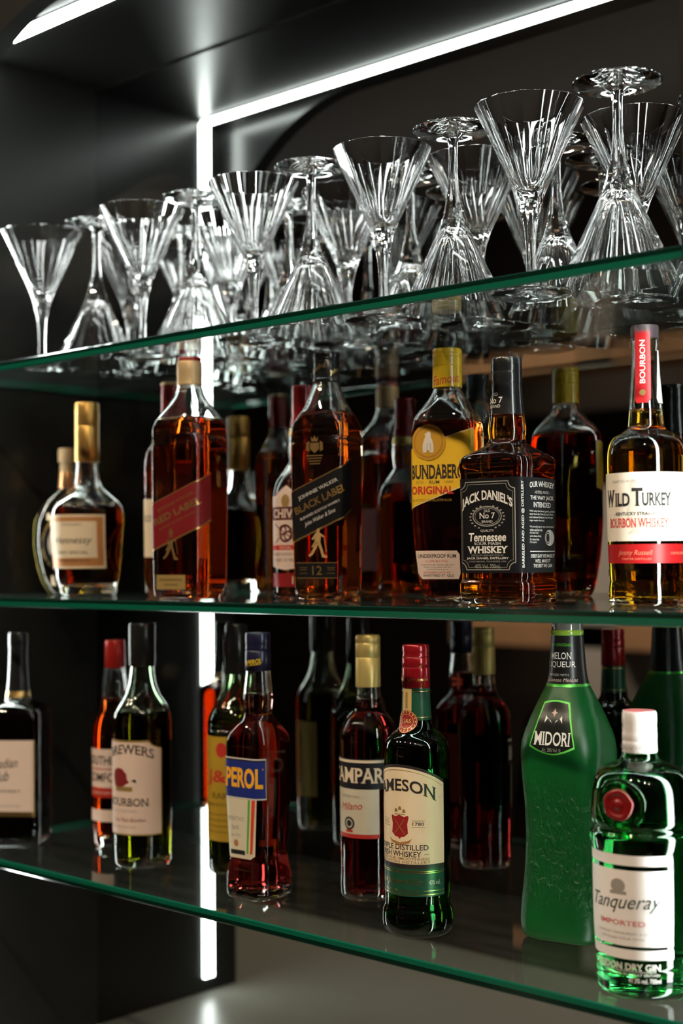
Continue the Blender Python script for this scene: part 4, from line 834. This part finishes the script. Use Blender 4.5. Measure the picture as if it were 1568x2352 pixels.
for q, (rr_, hh_) in enumerate(((.0134, 0), (.0138, .0016), (.0130, .0030), (.0098, .0034), (.0090, .0024), (.0045, .0022), (.0040, .0030), (.0, .0032))):
    rows.append([bm.verts.new((rr_ * (1 + .03 * math.sin(5 * a + 1) + .015 * math.sin(9 * a)) * math.cos(a), -.0415 - hh_, .1645 + rr_ * (1 + .03 * math.sin(5 * a + 1)) * math.sin(a))) for a in [2 * math.pi * k / 36 for k in range(36)]])
for a, c in zip(rows, rows[1:]):
    for k in range(36): bm.faces.new((a[k], a[(k + 1) % 36], c[(k + 1) % 36], c[k]))
bmesh.ops.remove_doubles(bm, verts=bm.verts[:], dist=1e-6); bmesh.ops.recalc_face_normals(bm, faces=bm.faces)
obj('wax_seal', bm, WAX, b.root, True)['label'] = 'red wax seal'
bm = bmesh.new(); NR = 40
rows = [[bm.verts.new(((.0205 + .0022 * math.cos(t)) * math.cos(a), -math.sqrt(max(0, .0425 ** 2 - ((.0205 + .0022 * math.cos(t)) * math.cos(a)) ** 2)) + .0004 - .0016 * math.sin(t), .1645 + (.0205 + .0022 * math.cos(t)) * math.sin(a))) for t in [2 * math.pi * j / 8 for j in range(8)]] for a in [2 * math.pi * k / NR for k in range(NR)]]
for k in range(NR):
    for j in range(8): bm.faces.new((rows[k][j], rows[(k + 1) % NR][j], rows[(k + 1) % NR][(j + 1) % 8], rows[k][(j + 1) % 8]))
bmesh.ops.recalc_face_normals(bm, faces=bm.faces)
obj('raised_ring', bm, MATS['gin_green'], b.root, True)['label'] = 'raised glass ring around the seal'
f = Flat(); LW = .0475
f.rect(-LW, LW, .1180, .1272, 0); f.rect(-LW, LW, .0480, .1140, 0); f.rect(-LW, LW, .0365, .0452, 0)
f.ell(-.002, .1000, .0070, .0062, 2, 1); f.rect(-.010, .006, .0925, .0955, 2, 1); f.text('Tanqueray', .002, .0845, .0160, 1, .070, 2, shear=.45, rot=2); f.text('IMPORTED', .000, .0680, .0045, 3, .044, 2, bold=.01); f.text('CHARLES TANQUERAY & CO', 0, .0590, .0022, 2, .052); f.text('DISTILLED FOUR TIMES', 0, .0545, .0018, 2, .042)
b.label('front_label', f, [C('label_white', (0.84, 0.81, 0.79), 0.45), C('script_green', (0.02, 0.05, 0.04), 0.5), GREYI, C('label_pink', (0.60, 0.14, 0.14), 0.5)], 'white label between two white bands')
f = Flat(); f.text('LONDON DRY GIN', .000, .0300, .0062, 0, .068, 1, bold=.02); f.text('DISTILLED IN GREAT BRITAIN', .008, .0235, .0022, 0, .050); f.text('47.3% vol. 700ml', .020, .0185, .0042, 0, .028, bold=.01); f.rect(-.03, .03, .0258, .0262, 0)
b.label('base_print', f, [WHITE], 'white lettering printed on the glass')

# prints and small fittings belong to the part that carries them
for o in list(COL.objects):
    if not o.parent: continue
    st = o.name.split('.')[0]
    hosts = {'cap_print': ('cap',), 'cap_top': ('cap', 'capsule'), 'neck_print': ('neck_label',), 'neck_line': ('neck_label',), 'seal': ('neck_label',), 'embossing': ('glass_body',), 'base_print': ('glass_body',), 'raised_ring': ('glass_body',)}.get(st)
    if hosts:
        for h in o.parent.children:
            if h.name.split('.')[0] in hosts: o.parent = h; break
